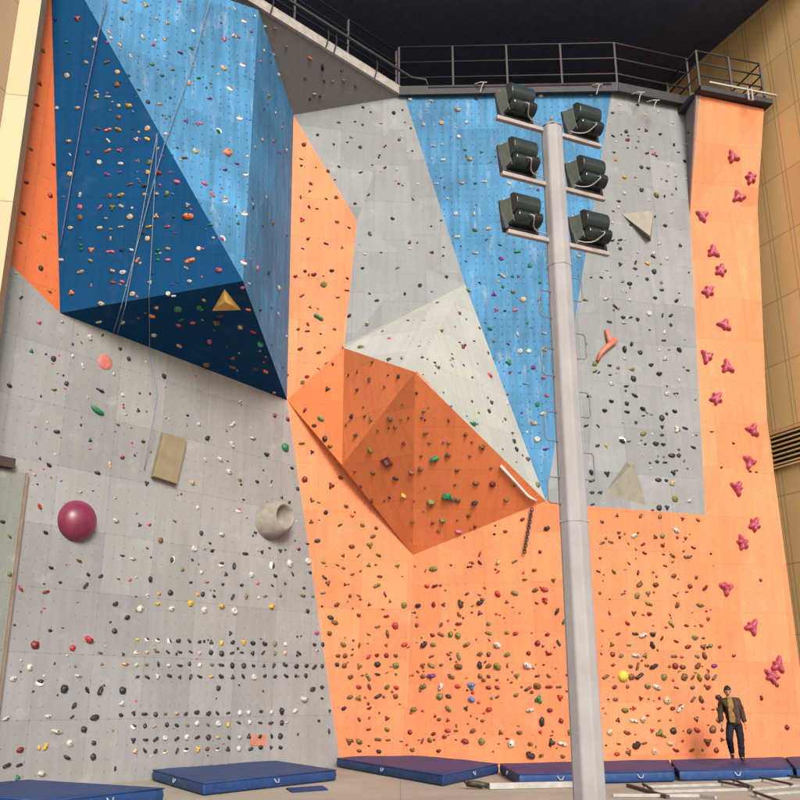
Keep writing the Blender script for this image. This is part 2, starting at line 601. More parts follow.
obj("deck", bm, M["dark_steel"], cat)


def railing(path, h, nrails, spacing, parent, r=0.028):
    """posts and rails along a polyline, every post and every run of rail its own mesh"""
    for a, b in zip(path, path[1:]):
        n = max(1, round((b - a).length / spacing))
        for i in range(n + 1):
            if i == 0 and a is not path[0]:
                continue
            p = a.lerp(b, i / n)
            bm = bmesh.new()
            bar(bm, p, p + Vector((0, 0, h)), 0.055, 0.055)
            obj("post", bm, M["steel"], parent)
    for kx in range(nrails):
        z = h - kx * h * 0.34
        bm = bmesh.new()
        tube(bm, [p + Vector((0, 0, z)) for p in path], r, 6)
        obj("rail", bm, M["steel"], parent, smooth=True)


RH = at(510, 47, W1.y).z - W1.z
railing([FL + Vector((0, 0, .38)) - out * .12, F1 + Vector((0, 0, .38)) - out * .12], RH * 0.82, 3, 2.05, cat)
railing([W1 + Vector((0, .02, 0)), F2, F3 + Vector((0, .02, 0))], RH, 3, 1.72, cat)
# handrail pipe bolted outside the left run
bm = bmesh.new()
pa = F1 + out * .30 + Vector((.15, 0, .55)); pb = FL + out * .30 + Vector((0, 0, .55))
tube(bm, [pb, pa, pa + Vector((.45, .1, -.02)), W1 + Vector((.9, -.10, .10)), F2 + Vector((-.2, -.08, .10))], 0.045, 8)
obj("pipe", bm, M["steel"], cat, smooth=True)
# pipe clips / hangers on the fascia
for s in (1.15, 2.75, 3.05, 5.0, 7.0):
    p = F1 + FD * s + out * 0.13
    bm = bmesh.new()
    tube(bm, [p + Vector((0, 0, .02)), p + out * .12 + Vector((0, 0, .30)), p + out * .17 + FD * .08 + Vector((0, 0, .52))], 0.02, 6)
    obj("pipe_bracket", bm, M["dark_steel"], cat)
for px, py in ((482, 86), (598, 88), (640, 96), (655, 104), (700, 96)):
    p = at(px, py, 24.0)
    bm = bmesh.new()
    tube(bm, [p + Vector((.12, .15, .25)), p + Vector((.05, 0, .1)), p, p + Vector((-.06, 0, -.22))], 0.016, 6)
    tube(bm, [p + Vector((-.2, .12, .16)), p + Vector((-.05, -.02, .12)), p + Vector((.15, .0, .13))], 0.018, 6)
    obj("rope_anchor", bm, M["anchor"], cat)

# little platform above the speed strip
plat = thing("platform", "small railed steel platform above the tall orange strip", "platform")
s0, s1 = V["ST"].copy(), V["SR"].copy()
ax = (s1 - s0); ax.z = 0; ax.normalize()
nx = Vector((-ax.y, ax.x, 0))
if nx.y > 0: nx = -nx
zt = max(s0.z, s1.z) + 0.02
A = Vector((s0.x, s0.y, zt)); B = Vector((s1.x, s1.y, zt)) + ax * 0.15
bm = bmesh.new()
quad = (A + nx * .25, B + nx * .25, B - nx * 1.5, A - nx * 1.5)
a = [bm.verts.new(p) for p in quad]; b = [bm.verts.new(p + Vector((0, 0, .16))) for p in quad]
bm.faces.new(a); bm.faces.new(b[::-1])
for i in range(4):
    bm.faces.new((a[i], b[i], b[(i + 1) % 4], a[(i + 1) % 4]))
obj("deck", bm, M["dark_steel"], plat)
bm = bmesh.new()
bar(bm, A + nx * .33 + ax * .25 + Vector((0, 0, .25)), B + nx * .33 + ax * .1 + Vector((0, 0, .25)), .05, .05)
obj("edge_pipe", bm, M["white_steel"], plat)
bm = bmesh.new()
q = A.lerp(B, .62) + nx * .36
tube(bm, [q + Vector((0, 0, .3)), q + Vector((0, 0, -.12)), q + ax * .14 + Vector((0, 0, -.12)), q + ax * .14 + Vector((0, 0, .3))], .028, 6)
obj("pulley_hook", bm, M["white_steel"], plat)
zz = Vector((0, 0, .16))
railing([A - nx * 1.4 + zz, A + nx * .2 + zz, B + nx * .2 - ax * .25 + zz, B - nx * 1.4 - ax * .25 + zz], 1.25, 3, 1.2, plat)

# ------------------------------------------------------------------ building: side walls, back wall, canopy
RN = Vector((0.916, 0.40, 0)).normalized()
RD = Vector((-0.40, 0.916, 0)).normalized()
RP = RN * (20.35 / math.hypot(.916, .40) * 1.0)
CEIL = on_plane(742, 24, RP, RN).z


def wall_box(name, a, b, z0, z1, mat, thick, side, label, cat="wall"):
    """upright wall from a to b; its face lies on a-b, the thickness goes to side"""
    bm = bmesh.new()
    a = Vector((a.x, a.y, 0)); b = Vector((b.x, b.y, 0))
    q = [a, b, b + side * thick, a + side * thick]
    lo = [bm.verts.new(p + Vector((0, 0, z0))) for p in q]
    hi = [bm.verts.new(p + Vector((0, 0, z1))) for p in q]
    bm.faces.new(lo[::-1]); bm.faces.new(hi)
    for i in range(4):
        bm.faces.new((lo[i], lo[(i + 1) % 4], hi[(i + 1) % 4], hi[i]))
    bmesh.ops.recalc_face_normals(bm, faces=bm.faces[:])
    o = obj(name, bm, mat)
    uv_faces(o.data)
    return tag(o, label, cat)


def wall_uv(px, py):
    """UV in metres of a photo pixel on the right wall"""
    p = on_plane(px, py, RP, RN)
    n = -RN
    rt = Vector((0, 0, 1)).cross(n).normalized()
    return p.dot(rt) + 50, p.z + 50


_h = [wall_uv(x, y)[1] for x, y in ((782, 112), (781, 175), (779, 235), (780, 298), (782, 361), (785, 424), (788, 492), (792, 561), (795, 635))]
_hs = (_h[0] - _h[-1]) / 8
_v = [wall_uv(x, 200)[0] for x in (764, 786)]
print("wall joints", [round(x - 50, 2) for x in _h], _hs, _v)
M["clad"] = cladding_mat("tan_cladding", (0.63, 0.415, 0.19), _h[0], _hs, _v[0], abs(_v[1] - _v[0]), 0.17 * abs(_v[1] - _v[0]))

rw_a = RP + RD * (29.5); rw_b = RP + RD * 15.3
right_wall = wall_box("building_wall", rw_b, rw_a, 0, CEIL + .5, M["clad"], 0.4, RN, "tan panelled building wall behind the tall orange strip")
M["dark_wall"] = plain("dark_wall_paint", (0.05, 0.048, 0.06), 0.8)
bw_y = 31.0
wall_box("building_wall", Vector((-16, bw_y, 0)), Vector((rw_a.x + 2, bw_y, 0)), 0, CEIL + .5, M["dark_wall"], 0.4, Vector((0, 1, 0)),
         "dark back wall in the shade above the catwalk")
# left pilaster (cream) and tan wall
M["tan_left"] = cladding_mat("tan_render", (0.36, 0.255, 0.16), 50.3, 2.2, 0, 30, 15)
M["cream_clad"] = cladding_mat("cream_cladding", (0.46, 0.345, 0.20), 51.2, 2.45, 3, 37, 15)
pe = at(41.5, 0, 16.5); pe2 = at(19.5, 0, 16.42)
pil = thing("pilaster", "narrow cream clad pilaster rising at the picture's left edge in front of the orange panel", "pilaster")
wall_box("shaft", pe2, pe, 0, CEIL + .5, M["cream_clad"], 0.6, Vector((-0.25, 1, 0)).normalized(), None, None).parent = pil
lw = wall_box("building_wall", Vector((pe2.x - .004, pe2.y + .02, 0)), Vector((pe2.x - 3.2, pe2.y - 9.0, 0)), 0, CEIL + .5, M["tan_left"], 0.4, Vector((-1, .3, 0)).normalized(),
              "plain tan wall left of the narrow cream pilaster")
# canopy
bm = bmesh.new()
box(bm, -20, rw_a.x + 14, 21.8, bw_y + 1, CEIL, CEIL + 0.5)
can = obj("canopy_roof", bm, plain("canopy_paint", (0.055, 0.065, 0.11), 0.7))
tag(can, "dark flat canopy roof overhead, above the catwalk", "canopy")

# vent in the right wall
vent = thing("wall_vent", "black louvred vent in the tan wall right of the tall orange strip", "vent")
va_, vb_ = wall_uv(772, 450), None
p0 = on_plane(771.5, 452, RP, RN)
zt_ = on_plane(772, 436, RP, RN).z; zb_ = on_plane(772, 469, RP, RN).z
Mv = Matrix(((-RD.x, -RN.x, 0, p0.x), (-RD.y, -RN.y, 0, p0.y), (0, 0, 1, 0), (0, 0, 0, 1)))
Lv = 2.6
bm = bmesh.new()
box(bm, 0.05, Lv, 0.003, 0.02, zb_ + .02, zt_ - .02, Mv)
obj("backing", bm, plain("vent_dark", (0.008, 0.008, 0.009), 0.9), vent)
nsl = 7
for i in range(nsl):
    z = zb_ + (i + .5) * (zt_ - zb_) / nsl
    bm = bmesh.new()
    box(bm, 0.05, Lv, 0.022, 0.075, z - .022, z + .022, Mv)
    obj("slat", bm, M["clad"], vent)
bm = bmesh.new()
box(bm, 0, 0.05, 0.003, 0.08, zb_, zt_, Mv)
box(bm, Lv, Lv + .05, 0.003, 0.08, zb_, zt_, Mv)
box(bm, -.004, Lv + .054, 0.004, 0.084, zt_ - .001, zt_ + .05, Mv)
box(bm, -.004, Lv + .054, 0.004, 0.084, zb_ - .05, zb_ + .001, Mv)
bmesh.ops.remove_doubles(bm, verts=bm.verts[:], dist=.006)
obj("frame", bm, M["clad"], vent)

# ------------------------------------------------------------------ ground
bm = bmesh.new()
S = 900
vs = [bm.verts.new(p) for p in ((-S, -S, 0), (S, -S, 0), (S, S, 0), (-S, S, 0))]
bm.faces.new(vs)
tag(obj("ground", bm, M["concrete"]), kind="structure")
# ------------------------------------------------------------------ climbing holds
_pts, _polys, _keys = [], [], []
for pts, key in FACETS:
    b = len(_pts)
    _pts += pts
    for i in range(1, len(pts) - 1):
        _polys.append((b, b + i, b + i + 1)); _keys.append(key)
BVH = BVHTree.FromPolygons(_pts, _polys)


def hit(px, py):
    d = ray(px, py).normalized()
    loc, n, idx, dist = BVH.ray_cast(CAM, d)
    if loc is None:
        return None
    if n.dot(d) > 0:
        n = -n
    return loc, n, _keys[idx], dist


def frame_on(loc, n, spin=0.0, size=1.0):
    up = Vector((0, 0, 1)) - n * n.z
    if up.length < 0.2:
        up = Vector((0, 1, 0)) - n * n.y
    up.normalize()
    rt = up.cross(n).normalized()
    R = Matrix((rt, up, n)).transposed().to_4x4()
    return Matrix.Translation(loc) @ R @ Matrix.Rotation(spin, 4, "Z") @ Matrix.Scale(size, 4)


# survey of the holds, tile by tile: tile origin in photo pixels, then  x,y,diameter (quarter pixels), colour code (capital W: pale chalked lip)
TILES = {
(0, 0): """310,75,32r 222,80,18k 265,168,20g 345,250,22t 382,160,28w 428,250,28n 470,290,26t 470,340,30n 268,303,28t 388,385,30t 432,388,26w
515,423,34y 310,432,26t 228,433,20w 475,470,24n 393,515,24n 432,520,32o 474,518,32y 433,563,26w 545,558,26w 432,603,30o 478,603,24p 352,612,20v
590,515,30t 590,557,28y 630,598,24t 600,650,28e 397,650,28w 484,655,26w 555,645,20e 430,698,28p 478,690,22v 593,690,24y 634,690,32r 520,738,28n
580,742,30k 708,728,32p 625,775,26t 668,773,24e 484,780,34y 440,783,26n 275,565,26t 280,697,28t 320,780,26w 475,423,20t 345,340,16b 580,778,24t
435,130,28t 443,152,20w 480,180,26t 522,225,22w 498,8,24t 582,22,32t 487,75,22k 625,75,20t 668,92,26t 570,150,26w 658,157,26t 612,180,24p 720,212,26v
765,195,24g 772,125,22w 607,258,28g 690,280,22e 648,303,22g 755,333,30t 795,313,24g 555,360,20k 592,408,24k 640,418,26t 680,392,18k 677,465,16g
745,485,28v 790,497,24p 665,538,30w 738,632,30n 782,605,30t 718,5,20p 172,203,24e 158,335,26m 147,420,24m 123,597,24e 213,657,20m 105,730,24m 200,782,26m""",
(200, 0): """137,35,20w 175,85,26pW 220,65,18w 135,145,32w 97,158,28p 205,128,18v 155,150,18p 260,105,18w 8,170,20g 95,273,34t 170,260,30pW 120,355,32pW
38,395,26v 313,300,22w 255,203,16w 295,218,14w 273,385,24e 255,435,20v 158,473,32tW 75,525,34gW 148,655,24v 100,680,24v 182,697,28gW 248,560,20t
292,567,20p 220,590,20t 190,625,16w 18,735,30p 100,790,20y 50,780,30p 330,490,16b 345,600,16w 265,790,16w 5,495,20p 110,610,46o
345,187,16e 440,232,26o 490,270,34k 420,315,16k 497,323,20m 530,325,18e 575,320,20e 622,345,20n 458,375,20t 440,395,16k 480,385,18k 567,280,18n
652,430,16k 775,452,22k 620,487,14k 555,490,18m 723,492,18w 470,540,16k 605,548,22w 535,578,16k 640,588,20k 740,585,20m 643,690,20k 740,670,18m 715,630,12k
795,735,16m 512,685,20m 545,790,22n 415,580,24m 405,637,18n 405,663,18k 443,735,22m 438,765,18n 403,788,22n""",
(400, 0): """125,405,22w 40,400,24w 260,373,26w 230,440,32t 95,498,24w 165,492,26t 267,490,22w 235,548,24w 135,585,24w 278,637,30t 172,640,24w 325,610,18g
338,727,24w 248,733,24t 145,735,20w 437,733,22w 520,750,20w 540,690,22p 563,385,26t 605,475,22t 630,358,18w 190,795,14w 480,785,14w 305,395,20k
30,607,14w 20,490,12m 72,737,14w 10,440,12k 765,380,14t""",
(600, 0): """50,452,18k 52,545,20k 77,420,14w 105,527,22k 110,560,26m 155,517,14k 183,523,22k 240,537,18k 233,447,16w 180,460,16t 150,420,20k 110,592,12k
188,613,22k 215,615,28p 210,590,14w 295,580,18k 290,492,14w 62,640,20o 165,668,22k 192,673,22k 272,662,22w 303,703,20w 97,710,24y 165,760,24k 97,773,22w
225,782,30e 258,785,18k 15,655,14g 245,715,14t 338,645,20k 355,530,16k 155,545,14t""",
(0, 200): """320,28,26p 320,70,30n 400,30,28p 450,30,34e 485,25,26w 520,67,32t 282,112,26t 400,112,28t 483,108,24t 443,117,20e 442,155,22t 322,153,14g
322,180,20g 325,198,20g 365,200,32o 362,243,26e 432,207,20p 450,207,24p 487,200,22k 527,200,22w 550,240,28o 595,107,30y 625,65,30t 590,155,28t 670,107,26p
672,195,24t 672,240,24p 632,200,22g 640,213,16w 632,240,20g 745,272,24w 758,325,24w 795,195,26w 750,20,26w 323,288,34t 450,283,26t 491,290,34w 452,330,26r
490,327,24p 286,372,32o 405,415,32t 530,377,28t 672,375,26w 695,382,24w 245,240,26w 600,330,24w 753,65,52o 760,243,46o
395,487,28w 490,488,24w 625,430,22t 608,462,34o 710,435,44g 725,478,24g 715,500,26p 770,490,28p 795,430,30g 615,540,28w 717,583,32t 553,472,16n
92,52,26m 175,148,28e 80,170,20m 163,272,28k 198,367,22e 62,292,20w 84,390,24k 40,447,16w 155,490,28p 248,487,18w 358,550,32w 125,605,26g 212,635,30k
290,625,20w 330,665,28w 515,635,24k 455,697,18w 655,705,28k 265,735,26k 228,692,16w 37,743,30k 215,758,28e 403,763,34k 490,780,22w 350,790,18w 480,595,20k
583,648,18w 600,775,14k""",
(200, 200): """100,5,26tW 178,55,34tW 42,100,24g 90,155,34pW 212,28,20k 250,100,20g 290,92,24n 345,140,20v 228,272,26p 272,292,24k 75,280,34p 5,195,24p
175,250,34pW 315,352,26t 238,440,22k 283,430,20g 312,458,22w 285,580,16k 210,15,14w 195,335,18t 320,590,14b 345,545,14w 330,670,12k
193,437,26o 65,490,38n 160,508,34t 212,527,30r 240,575,40g 38,565,32p 130,632,26n 130,668,34n 25,657,36n 222,675,30k 262,685,32o 110,585,18m 15,400,24t
5,437,26g 170,350,24p 148,680,16b 80,462,26m 297,770,18t
437,28,20m 408,80,30r 468,35,18n 548,88,24n 432,155,22n 504,175,24k 568,190,20e 420,285,18k 455,298,28m 527,283,26k 382,305,24r 495,338,34e 408,383,26n
552,390,20n 440,428,20e 472,435,18o 475,470,48g 432,497,22r 430,525,24m 538,517,20n 393,517,20n 402,595,28m 475,610,24k 508,653,24e 428,707,26m 410,730,24e
510,755,28k 588,362,22m 597,463,24k 350,700,16m 620,15,18k 770,75,22k 680,135,26e 650,272,18k 790,272,20e 708,402,22k 668,498,22e 645,590,34e 755,640,28k
725,210,12k 758,555,20p 630,685,20m 680,715,30n 690,648,20n 630,758,22m 740,745,18n 795,705,24k""",
(400, 200): """38,170,22n 127,210,20m 80,342,22k 20,375,18k 187,307,18k 165,82,14n 125,105,12k 237,453,22m 272,362,28e 150,412,16n 165,523,24e 250,588,28m
152,670,24n 317,513,18m 352,612,18k 358,702,30r 288,710,20n 8,635,20e 85,565,14t 40,545,14w 60,480,12t 310,655,12m
223,55,24w 295,57,22w 300,120,26e 355,115,28t 230,148,28w 300,212,30w 405,235,28v 470,208,32g 410,303,32w 450,305,22g 520,265,24g 375,378,28v 452,368,24e
493,400,32t 385,440,26p 462,440,26p 360,515,26g 470,537,24w 577,533,22w 578,600,28t 480,605,28w 515,605,28w 433,577,18v 435,650,34g 535,670,26v 575,710,26p
502,735,24b 587,782,24p 480,690,20b 412,347,18g 560,330,18g 265,245,16b 345,160,16k 400,180,20g 557,400,20v 715,225,20w
740,400,26e 765,310,14k 780,655,26e 780,685,24e 795,690,18k 755,785,20k 705,640,16k 745,575,14k""",
(600, 200): """75,5,20k 75,30,16w 285,50,24w 260,103,24k 50,92,18w 50,162,22k 80,160,24k 80,195,20k 238,175,22w 320,183,22k 212,227,26k 268,235,22w 80,258,24k
142,250,24k 140,275,22k 190,255,28y 215,287,28k 188,317,20k 27,280,18w 245,330,18e 118,335,30k 90,327,18e 5,310,18k 25,395,32w 60,427,28k 120,400,20w
247,360,22k 90,365,18w 105,368,16w 220,392,24k 305,403,24k 37,488,26k 195,455,32w 92,470,26k 122,470,22k 150,478,22k 95,492,24w 250,462,22k 282,463,26k
283,500,20k 198,520,14k 258,530,22w 255,562,24m 125,577,24k 98,598,34k 160,610,26k 237,600,14w 316,600,30k 260,635,32w 204,660,28k 100,635,22w 38,662,22k
130,678,26e 72,672,22e 236,695,32k 350,682,18k 45,735,30w 133,715,32k 104,745,24k 303,775,26k 268,775,32w 138,782,32k 40,700,18k 355,290,14k""",
(0, 400): """225,127,34k 360,162,24k 195,260,28k 387,292,32k 488,230,26m 438,260,30t 552,42,24k 470,98,24e 525,170,20p 572,167,24k 585,333,30k 768,332,32t
322,368,22w 460,392,20w 158,427,34r 182,530,28k 462,482,34w 557,500,26k 595,498,26p 698,485,26e 640,562,32n 587,592,18n 488,622,26k 530,635,34w 315,643,32n
203,670,26k 352,698,24k 402,705,28k 342,742,36k 240,730,22k 472,715,22e 518,720,24p 600,718,32k 688,640,38kW 775,595,34w 768,640,20k 728,678,24e 762,730,22k
680,770,32k 183,768,34m 82,755,34r 635,775,24y 590,780,24w 790,780,24y 795,97,24w 140,108,14p 188,90,14w 38,545,24e 38,697,26e 10,487,26k 138,298,22w
55,265,18m 790,430,22w""",
(200, 400): """130,97,38w 28,152,32k 210,152,36w 127,180,40w 80,238,34w 20,240,26w 115,287,38w 265,217,30k 158,320,26e 228,327,24k 160,5,24w 298,62,24m 350,77,24m
340,188,46g 367,272,22k 390,355,22k 327,390,18k 153,440,34pW 5,533,26k 85,537,34w 220,530,20k 48,603,26k 180,615,34k 247,608,24k 320,603,24k 395,597,22k
430,575,22k 85,657,36kW 135,663,34k 287,662,38kW 358,655,40w 430,645,36w 5,690,26w 103,697,26k 205,700,32w 300,703,24k 370,697,22k 440,690,22k 25,728,26p
90,737,20k 165,740,24k 230,733,24p 288,742,20k 340,735,18k 10,778,28k 55,785,24k 130,787,32k 185,785,24e 260,785,26e 320,782,24e 410,782,32e 450,785,22e
408,173,30e 483,75,34g 458,102,24k 500,155,30k 448,208,24k 520,185,26n 420,318,32m 525,343,36m 562,310,26n 445,400,24m 475,410,18n 503,450,24k 445,487,26n
560,500,22k 470,563,30k 585,425,26n 650,500,26e 705,512,20m 692,545,28n 607,585,30n 680,580,36e 573,622,22n 635,622,22n 715,620,30e 550,660,20n 575,672,20n
675,660,26e 495,650,22e 610,697,22n 498,710,28k 512,732,30n 720,705,28n 708,742,36e 580,738,20m 492,772,26e 600,783,20n 790,662,24e 740,778,26m 635,783,22n
608,462,22o 608,65,28k 660,65,24n 685,75,28n 625,140,30n 585,100,18n 760,75,32n 780,105,24n 680,200,32e 783,313,30k 620,283,20r 692,290,26n 688,402,28n
738,402,18n 712,118,16n 420,40,26m""",
(400, 400): """95,45,20n 195,80,22n 290,97,38g 262,137,26n 103,130,26n 15,172,24m 118,170,20n 195,170,20n 330,187,36n 138,235,46g 190,218,36n 85,222,18n 45,290,34n
80,275,32n 228,280,24n 303,332,34n 220,338,18n 370,335,36m 187,387,50g 125,407,42e 210,397,34k 232,402,28n 298,410,36k 15,382,30y 425,397,24n 50,487,24n
130,490,22m 170,480,34e 275,462,22n 235,525,30p 155,522,20n 300,505,20m 365,270,18n 420,77,18n 455,165,26k 465,198,26k 510,237,32n 355,45,24k 365,10,24k
428,12,24w 550,340,32e 550,18,26g 535,92,36t 572,55,30w 548,158,34w 582,197,26v 490,477,24m 588,513,32k 422,525,22n 320,615,26r 320,650,26k 392,650,28t
460,645,28e 290,652,16m 135,675,40e 205,660,16n 538,680,24n 500,717,26e 615,720,26n 560,607,20m 108,745,26r 140,743,32m 395,685,14n 268,775,26n 392,775,34r
460,772,36e 542,760,32n 580,758,36r 580,795,28r 330,797,24n 793,685,24n 60,665,14n 745,103,24k 792,105,20k 790,183,24k 765,290,30k 767,323,30k 768,370,24k
770,418,22k 797,370,18k""",
(600, 400): """45,5,26k 107,15,24k 108,48,28k 18,42,28k 170,35,30k 298,45,26k 248,72,32k 205,55,24w 143,90,18k 248,107,24k 308,118,42w 340,113,28k 173,135,34e
248,140,22k 88,162,42kW 115,165,22e 25,185,24y 223,175,34k 252,177,24k 208,137,14w 373,190,26k 287,222,36k 315,222,24k 228,247,24k 260,250,24k 200,252,14k
293,290,32k 28,295,34k 233,320,32k 265,322,22k 290,332,38t 300,397,32e 357,403,28w 3,370,20k 350,275,10k 237,432,32k 268,430,28k 210,440,16m
68,462,22n 163,463,26n 240,467,24n 330,475,24m 392,480,24n 8,487,24n 305,522,36w 75,530,22n 135,543,34w 220,547,26n 250,545,28e 342,553,22m 43,568,28e
172,577,26m 250,582,24m 373,590,26m 178,612,26m 12,570,18n 290,622,32e 348,628,36n 115,653,20n 260,663,22m 55,687,30e 152,690,26m 295,703,32n 385,710,20n
158,738,36n 222,738,34n 360,745,26m 420,752,34m 92,775,24n 148,783,32e 192,773,32e 300,782,24m
447,127,18m 533,173,16m 485,270,16m 600,285,20m 625,288,16m 643,720,18m""",
(0, 600): """460,15,32k 560,35,40w 630,15,30y 685,35,40w 760,15,36y 508,70,34k 200,122,24k 57,100,18m 355,158,48r 140,180,46m 290,193,34r 457,123,30k
400,212,26n 407,257,20n 492,217,22k 500,255,36t 118,270,36w 160,330,46kW 52,315,40w 312,303,36w 255,355,44k 348,360,34k 400,362,46k 490,362,40k 487,415,34w
483,460,28k 295,423,34k 288,468,24k 23,473,36w 192,465,32w 378,470,46k 225,525,50w 335,518,34k 375,572,26k 277,573,36w 80,600,40m 180,587,36y 155,592,24y
268,630,38k 372,628,34k 27,662,40k 77,660,32k 70,710,30g 165,693,40w 460,675,24k""",
(200, 600): """85,25,38y 285,25,38y 15,40,36w 135,45,40w 430,45,24k 120,133,26k 465,130,30p 457,178,24k 490,178,24k 395,213,30k 385,265,32k 425,263,28k
457,268,32k 488,265,22k 422,303,24k 72,352,28k 415,395,46w 450,357,34k 487,348,26k 487,393,18k 380,443,34w 347,488,22w 325,445,36k 515,525,24k
475,483,20k 518,443,20k 547,18,28n 523,70,32k 540,90,34n 518,133,26n 635,60,24n 677,18,22m 745,65,28m 780,103,36r 710,107,26n 675,137,22e 573,178,34e
637,180,26n 613,162,14m 552,222,24n 580,222,26n 578,262,28n 548,258,24k 637,265,32e 675,227,28r 708,220,24m 745,222,26m 745,180,22r 710,257,32k 783,262,34e
783,222,24n 602,307,30n 672,308,38e 710,297,26k 635,347,28r 677,347,32n 748,347,30e 785,350,28r 600,388,30n 635,392,34e 712,385,36k 782,385,28n 660,390,14r
575,433,26k 677,432,24m 637,478,26n 748,473,28m 675,517,24m 748,517,30e 598,565,38n 637,565,34e 637,603,24m 712,557,32n 752,560,24n 715,605,26k 750,135,36n""",
(400, 600): """15,20,32e 72,22,30k 135,18,28m 175,18,26n 242,15,42k 320,10,36k 428,8,22n 548,12,20m 582,5,32r 320,52,28m 237,57,28n 288,50,14m 235,95,32m
68,100,22n 165,98,24n 355,95,24e 480,52,14n 628,45,36k 657,85,30g 130,140,26m 165,138,32n 202,138,30e 232,143,32e 355,132,32e 428,130,24e 463,133,28r
590,138,26m 18,178,32r 95,178,40k 133,178,28e 267,178,38e 390,180,40w 550,172,30m 635,172,30k 572,185,16m 127,225,26n 195,217,22r 235,225,36e 320,215,30n
355,217,26n 430,218,32e 515,212,24m 597,215,30m 92,262,30n 125,262,36e 165,260,22n 235,265,40n 320,260,36k 355,263,32n 390,265,42e 430,262,22n 510,262,44w
125,303,44v 92,305,26n 205,305,36n 320,305,26n 335,320,24n 355,305,22m 468,303,30e 550,303,26n 595,303,24n 432,318,14r 670,300,18m 92,345,36e 162,347,38w
232,345,30r 287,343,44b 355,350,28m 390,350,26m 512,355,36n 550,343,40n 597,347,32m 637,347,26n 160,387,36e 195,385,30k 287,397,36b 390,387,24n 465,380,28e
555,397,44g 642,390,34r 670,365,18m 55,437,34e 195,435,36e 265,433,26k 357,437,32r 520,440,38w 600,440,28m 157,477,22n 192,480,24r 330,483,22n 272,495,14m
568,487,48k 645,483,26m 40,528,26m 135,535,26m 192,522,30r 225,522,20n 292,523,32n 403,530,28n 478,530,30n 562,527,22r 680,530,30e 120,560,26n 90,563,26n
178,547,24m 262,565,38m 328,565,36e 445,575,40w 522,575,26n 607,570,40k 650,575,42w 50,600,24n 155,603,26m 523,620,46k 565,622,24n 652,625,24n 5,565,18n""",
(600, 600): """195,15,38e 308,20,32n 400,20,38e 37,52,22m 135,52,30n 197,55,28m 110,93,32r 285,97,36e 345,102,26m 405,102,24r 432,75,22r 280,60,16r 72,135,26m
140,135,32k 172,140,46w 210,138,32k 247,153,24m 305,165,26m 380,150,36e 47,178,28n 115,180,26e 210,180,36k 352,187,34m 413,187,34n 443,183,24e 478,187,22r
50,217,28m 85,222,28e 143,222,42w 180,222,32e 297,225,32n 327,228,20r 388,225,28e 418,222,36n 5,215,14m 52,260,22m 122,265,28n 150,265,36n 187,262,26n
215,265,46k 300,265,34m 330,267,32n 390,263,36n 457,263,36v 432,280,18r 22,307,36n 125,307,36n 157,305,44k 255,308,34e 337,308,38n 370,310,28n 398,310,36e
428,308,32n 457,310,34n 292,322,16r 58,348,28m 110,347,20n 190,345,36e 225,348,44w 305,350,24n 370,350,28n 432,350,28m 62,397,28n 163,393,26m 268,400,40t
372,398,32n 405,397,36n 472,388,36k 12,433,14m 100,440,36e 135,433,26r 235,433,24r 290,433,26m 320,433,44w 412,433,18r 470,435,22n 72,480,28m 135,483,42w
172,477,36t 190,462,18m 237,482,18n 385,475,30n 475,480,34e 40,530,36t 108,530,36n 208,522,26r 240,533,46e 293,522,36k 357,525,28n 388,520,34r 452,518,40n
487,520,20k 433,500,14r 75,575,22n 145,580,48k 177,573,26m 280,575,32t 330,563,18r 430,567,44n 488,558,26n 68,615,28r 115,610,34n 217,605,32t 303,600,32m
367,600,28n 465,600,28m 535,223,22m 645,392,26m 748,510,26m 708,340,22m""",
}
HOLDS = []     # (px, py, diameter px, code, lip)
for (ox, oy), txt in TILES.items():
    for w in txt.split():
        x, y, r = w.split(",")
        lip = r.endswith("W")
        r = r.rstrip("W")
        HOLDS.append((ox + int(x) / 4, oy + int(y) / 4, int(r[:-1]) / 4, r[-1], lip, None))
# the system board: eight rows of holds on the grey slab
for row, (ya, yb) in enumerate(((640, 644), (652, 653.5), (664.5, 665.5), (676.5, 676.5), (714, 711.5), (726, 722.5), (739.5, 736), (751.5, 747.5))):
    n = 15
    xa, xb = (136.5, 285) if row < 4 else (134, 281)
    for c in range(n):
        f = c / (n - 1)
        code = random.choice("kkkkkkkwwnyekktk")
        HOLDS.append((xa + (xb - xa) * f + random.uniform(-1, 1), ya + (yb - ya) * f + random.uniform(-.9, .9), random.uniform(5.6, 8.2), code,
                      random.random() < .08, (row + 1, c + 1)))


# small foot chips between them
rf = random.Random(5)
for (x0, y0, x1, y1, n, codes) in ((345, 560, 560, 752, 110, "nnmekr"), (600, 530, 715, 750, 80, "nnmekr"), (20, 480, 330, 765, 90, "kkkwpe"), (30, 300, 280, 480, 60, "kkwpe"),
                                   (610, 110, 700, 500, 70, "kkwew"), (120, 10, 285, 300, 60, "kgwpbv"), (60, 30, 200, 300, 30, "ktwpg"), (420, 110, 540, 460, 55, "kgwvb"),
                                   (300, 130, 350, 400, 12, "mnk"), (300, 110, 460, 340, 30, "kwm"), (350, 360, 520, 540, 25, "nmk"), (380, 300, 520, 450, 20, "nkm")):
    for _ in range(n):
        HOLDS.append((rf.uniform(x0, x1), rf.uniform(y0, y1), rf.uniform(2.6, 4.6), rf.choice(codes), False, None))


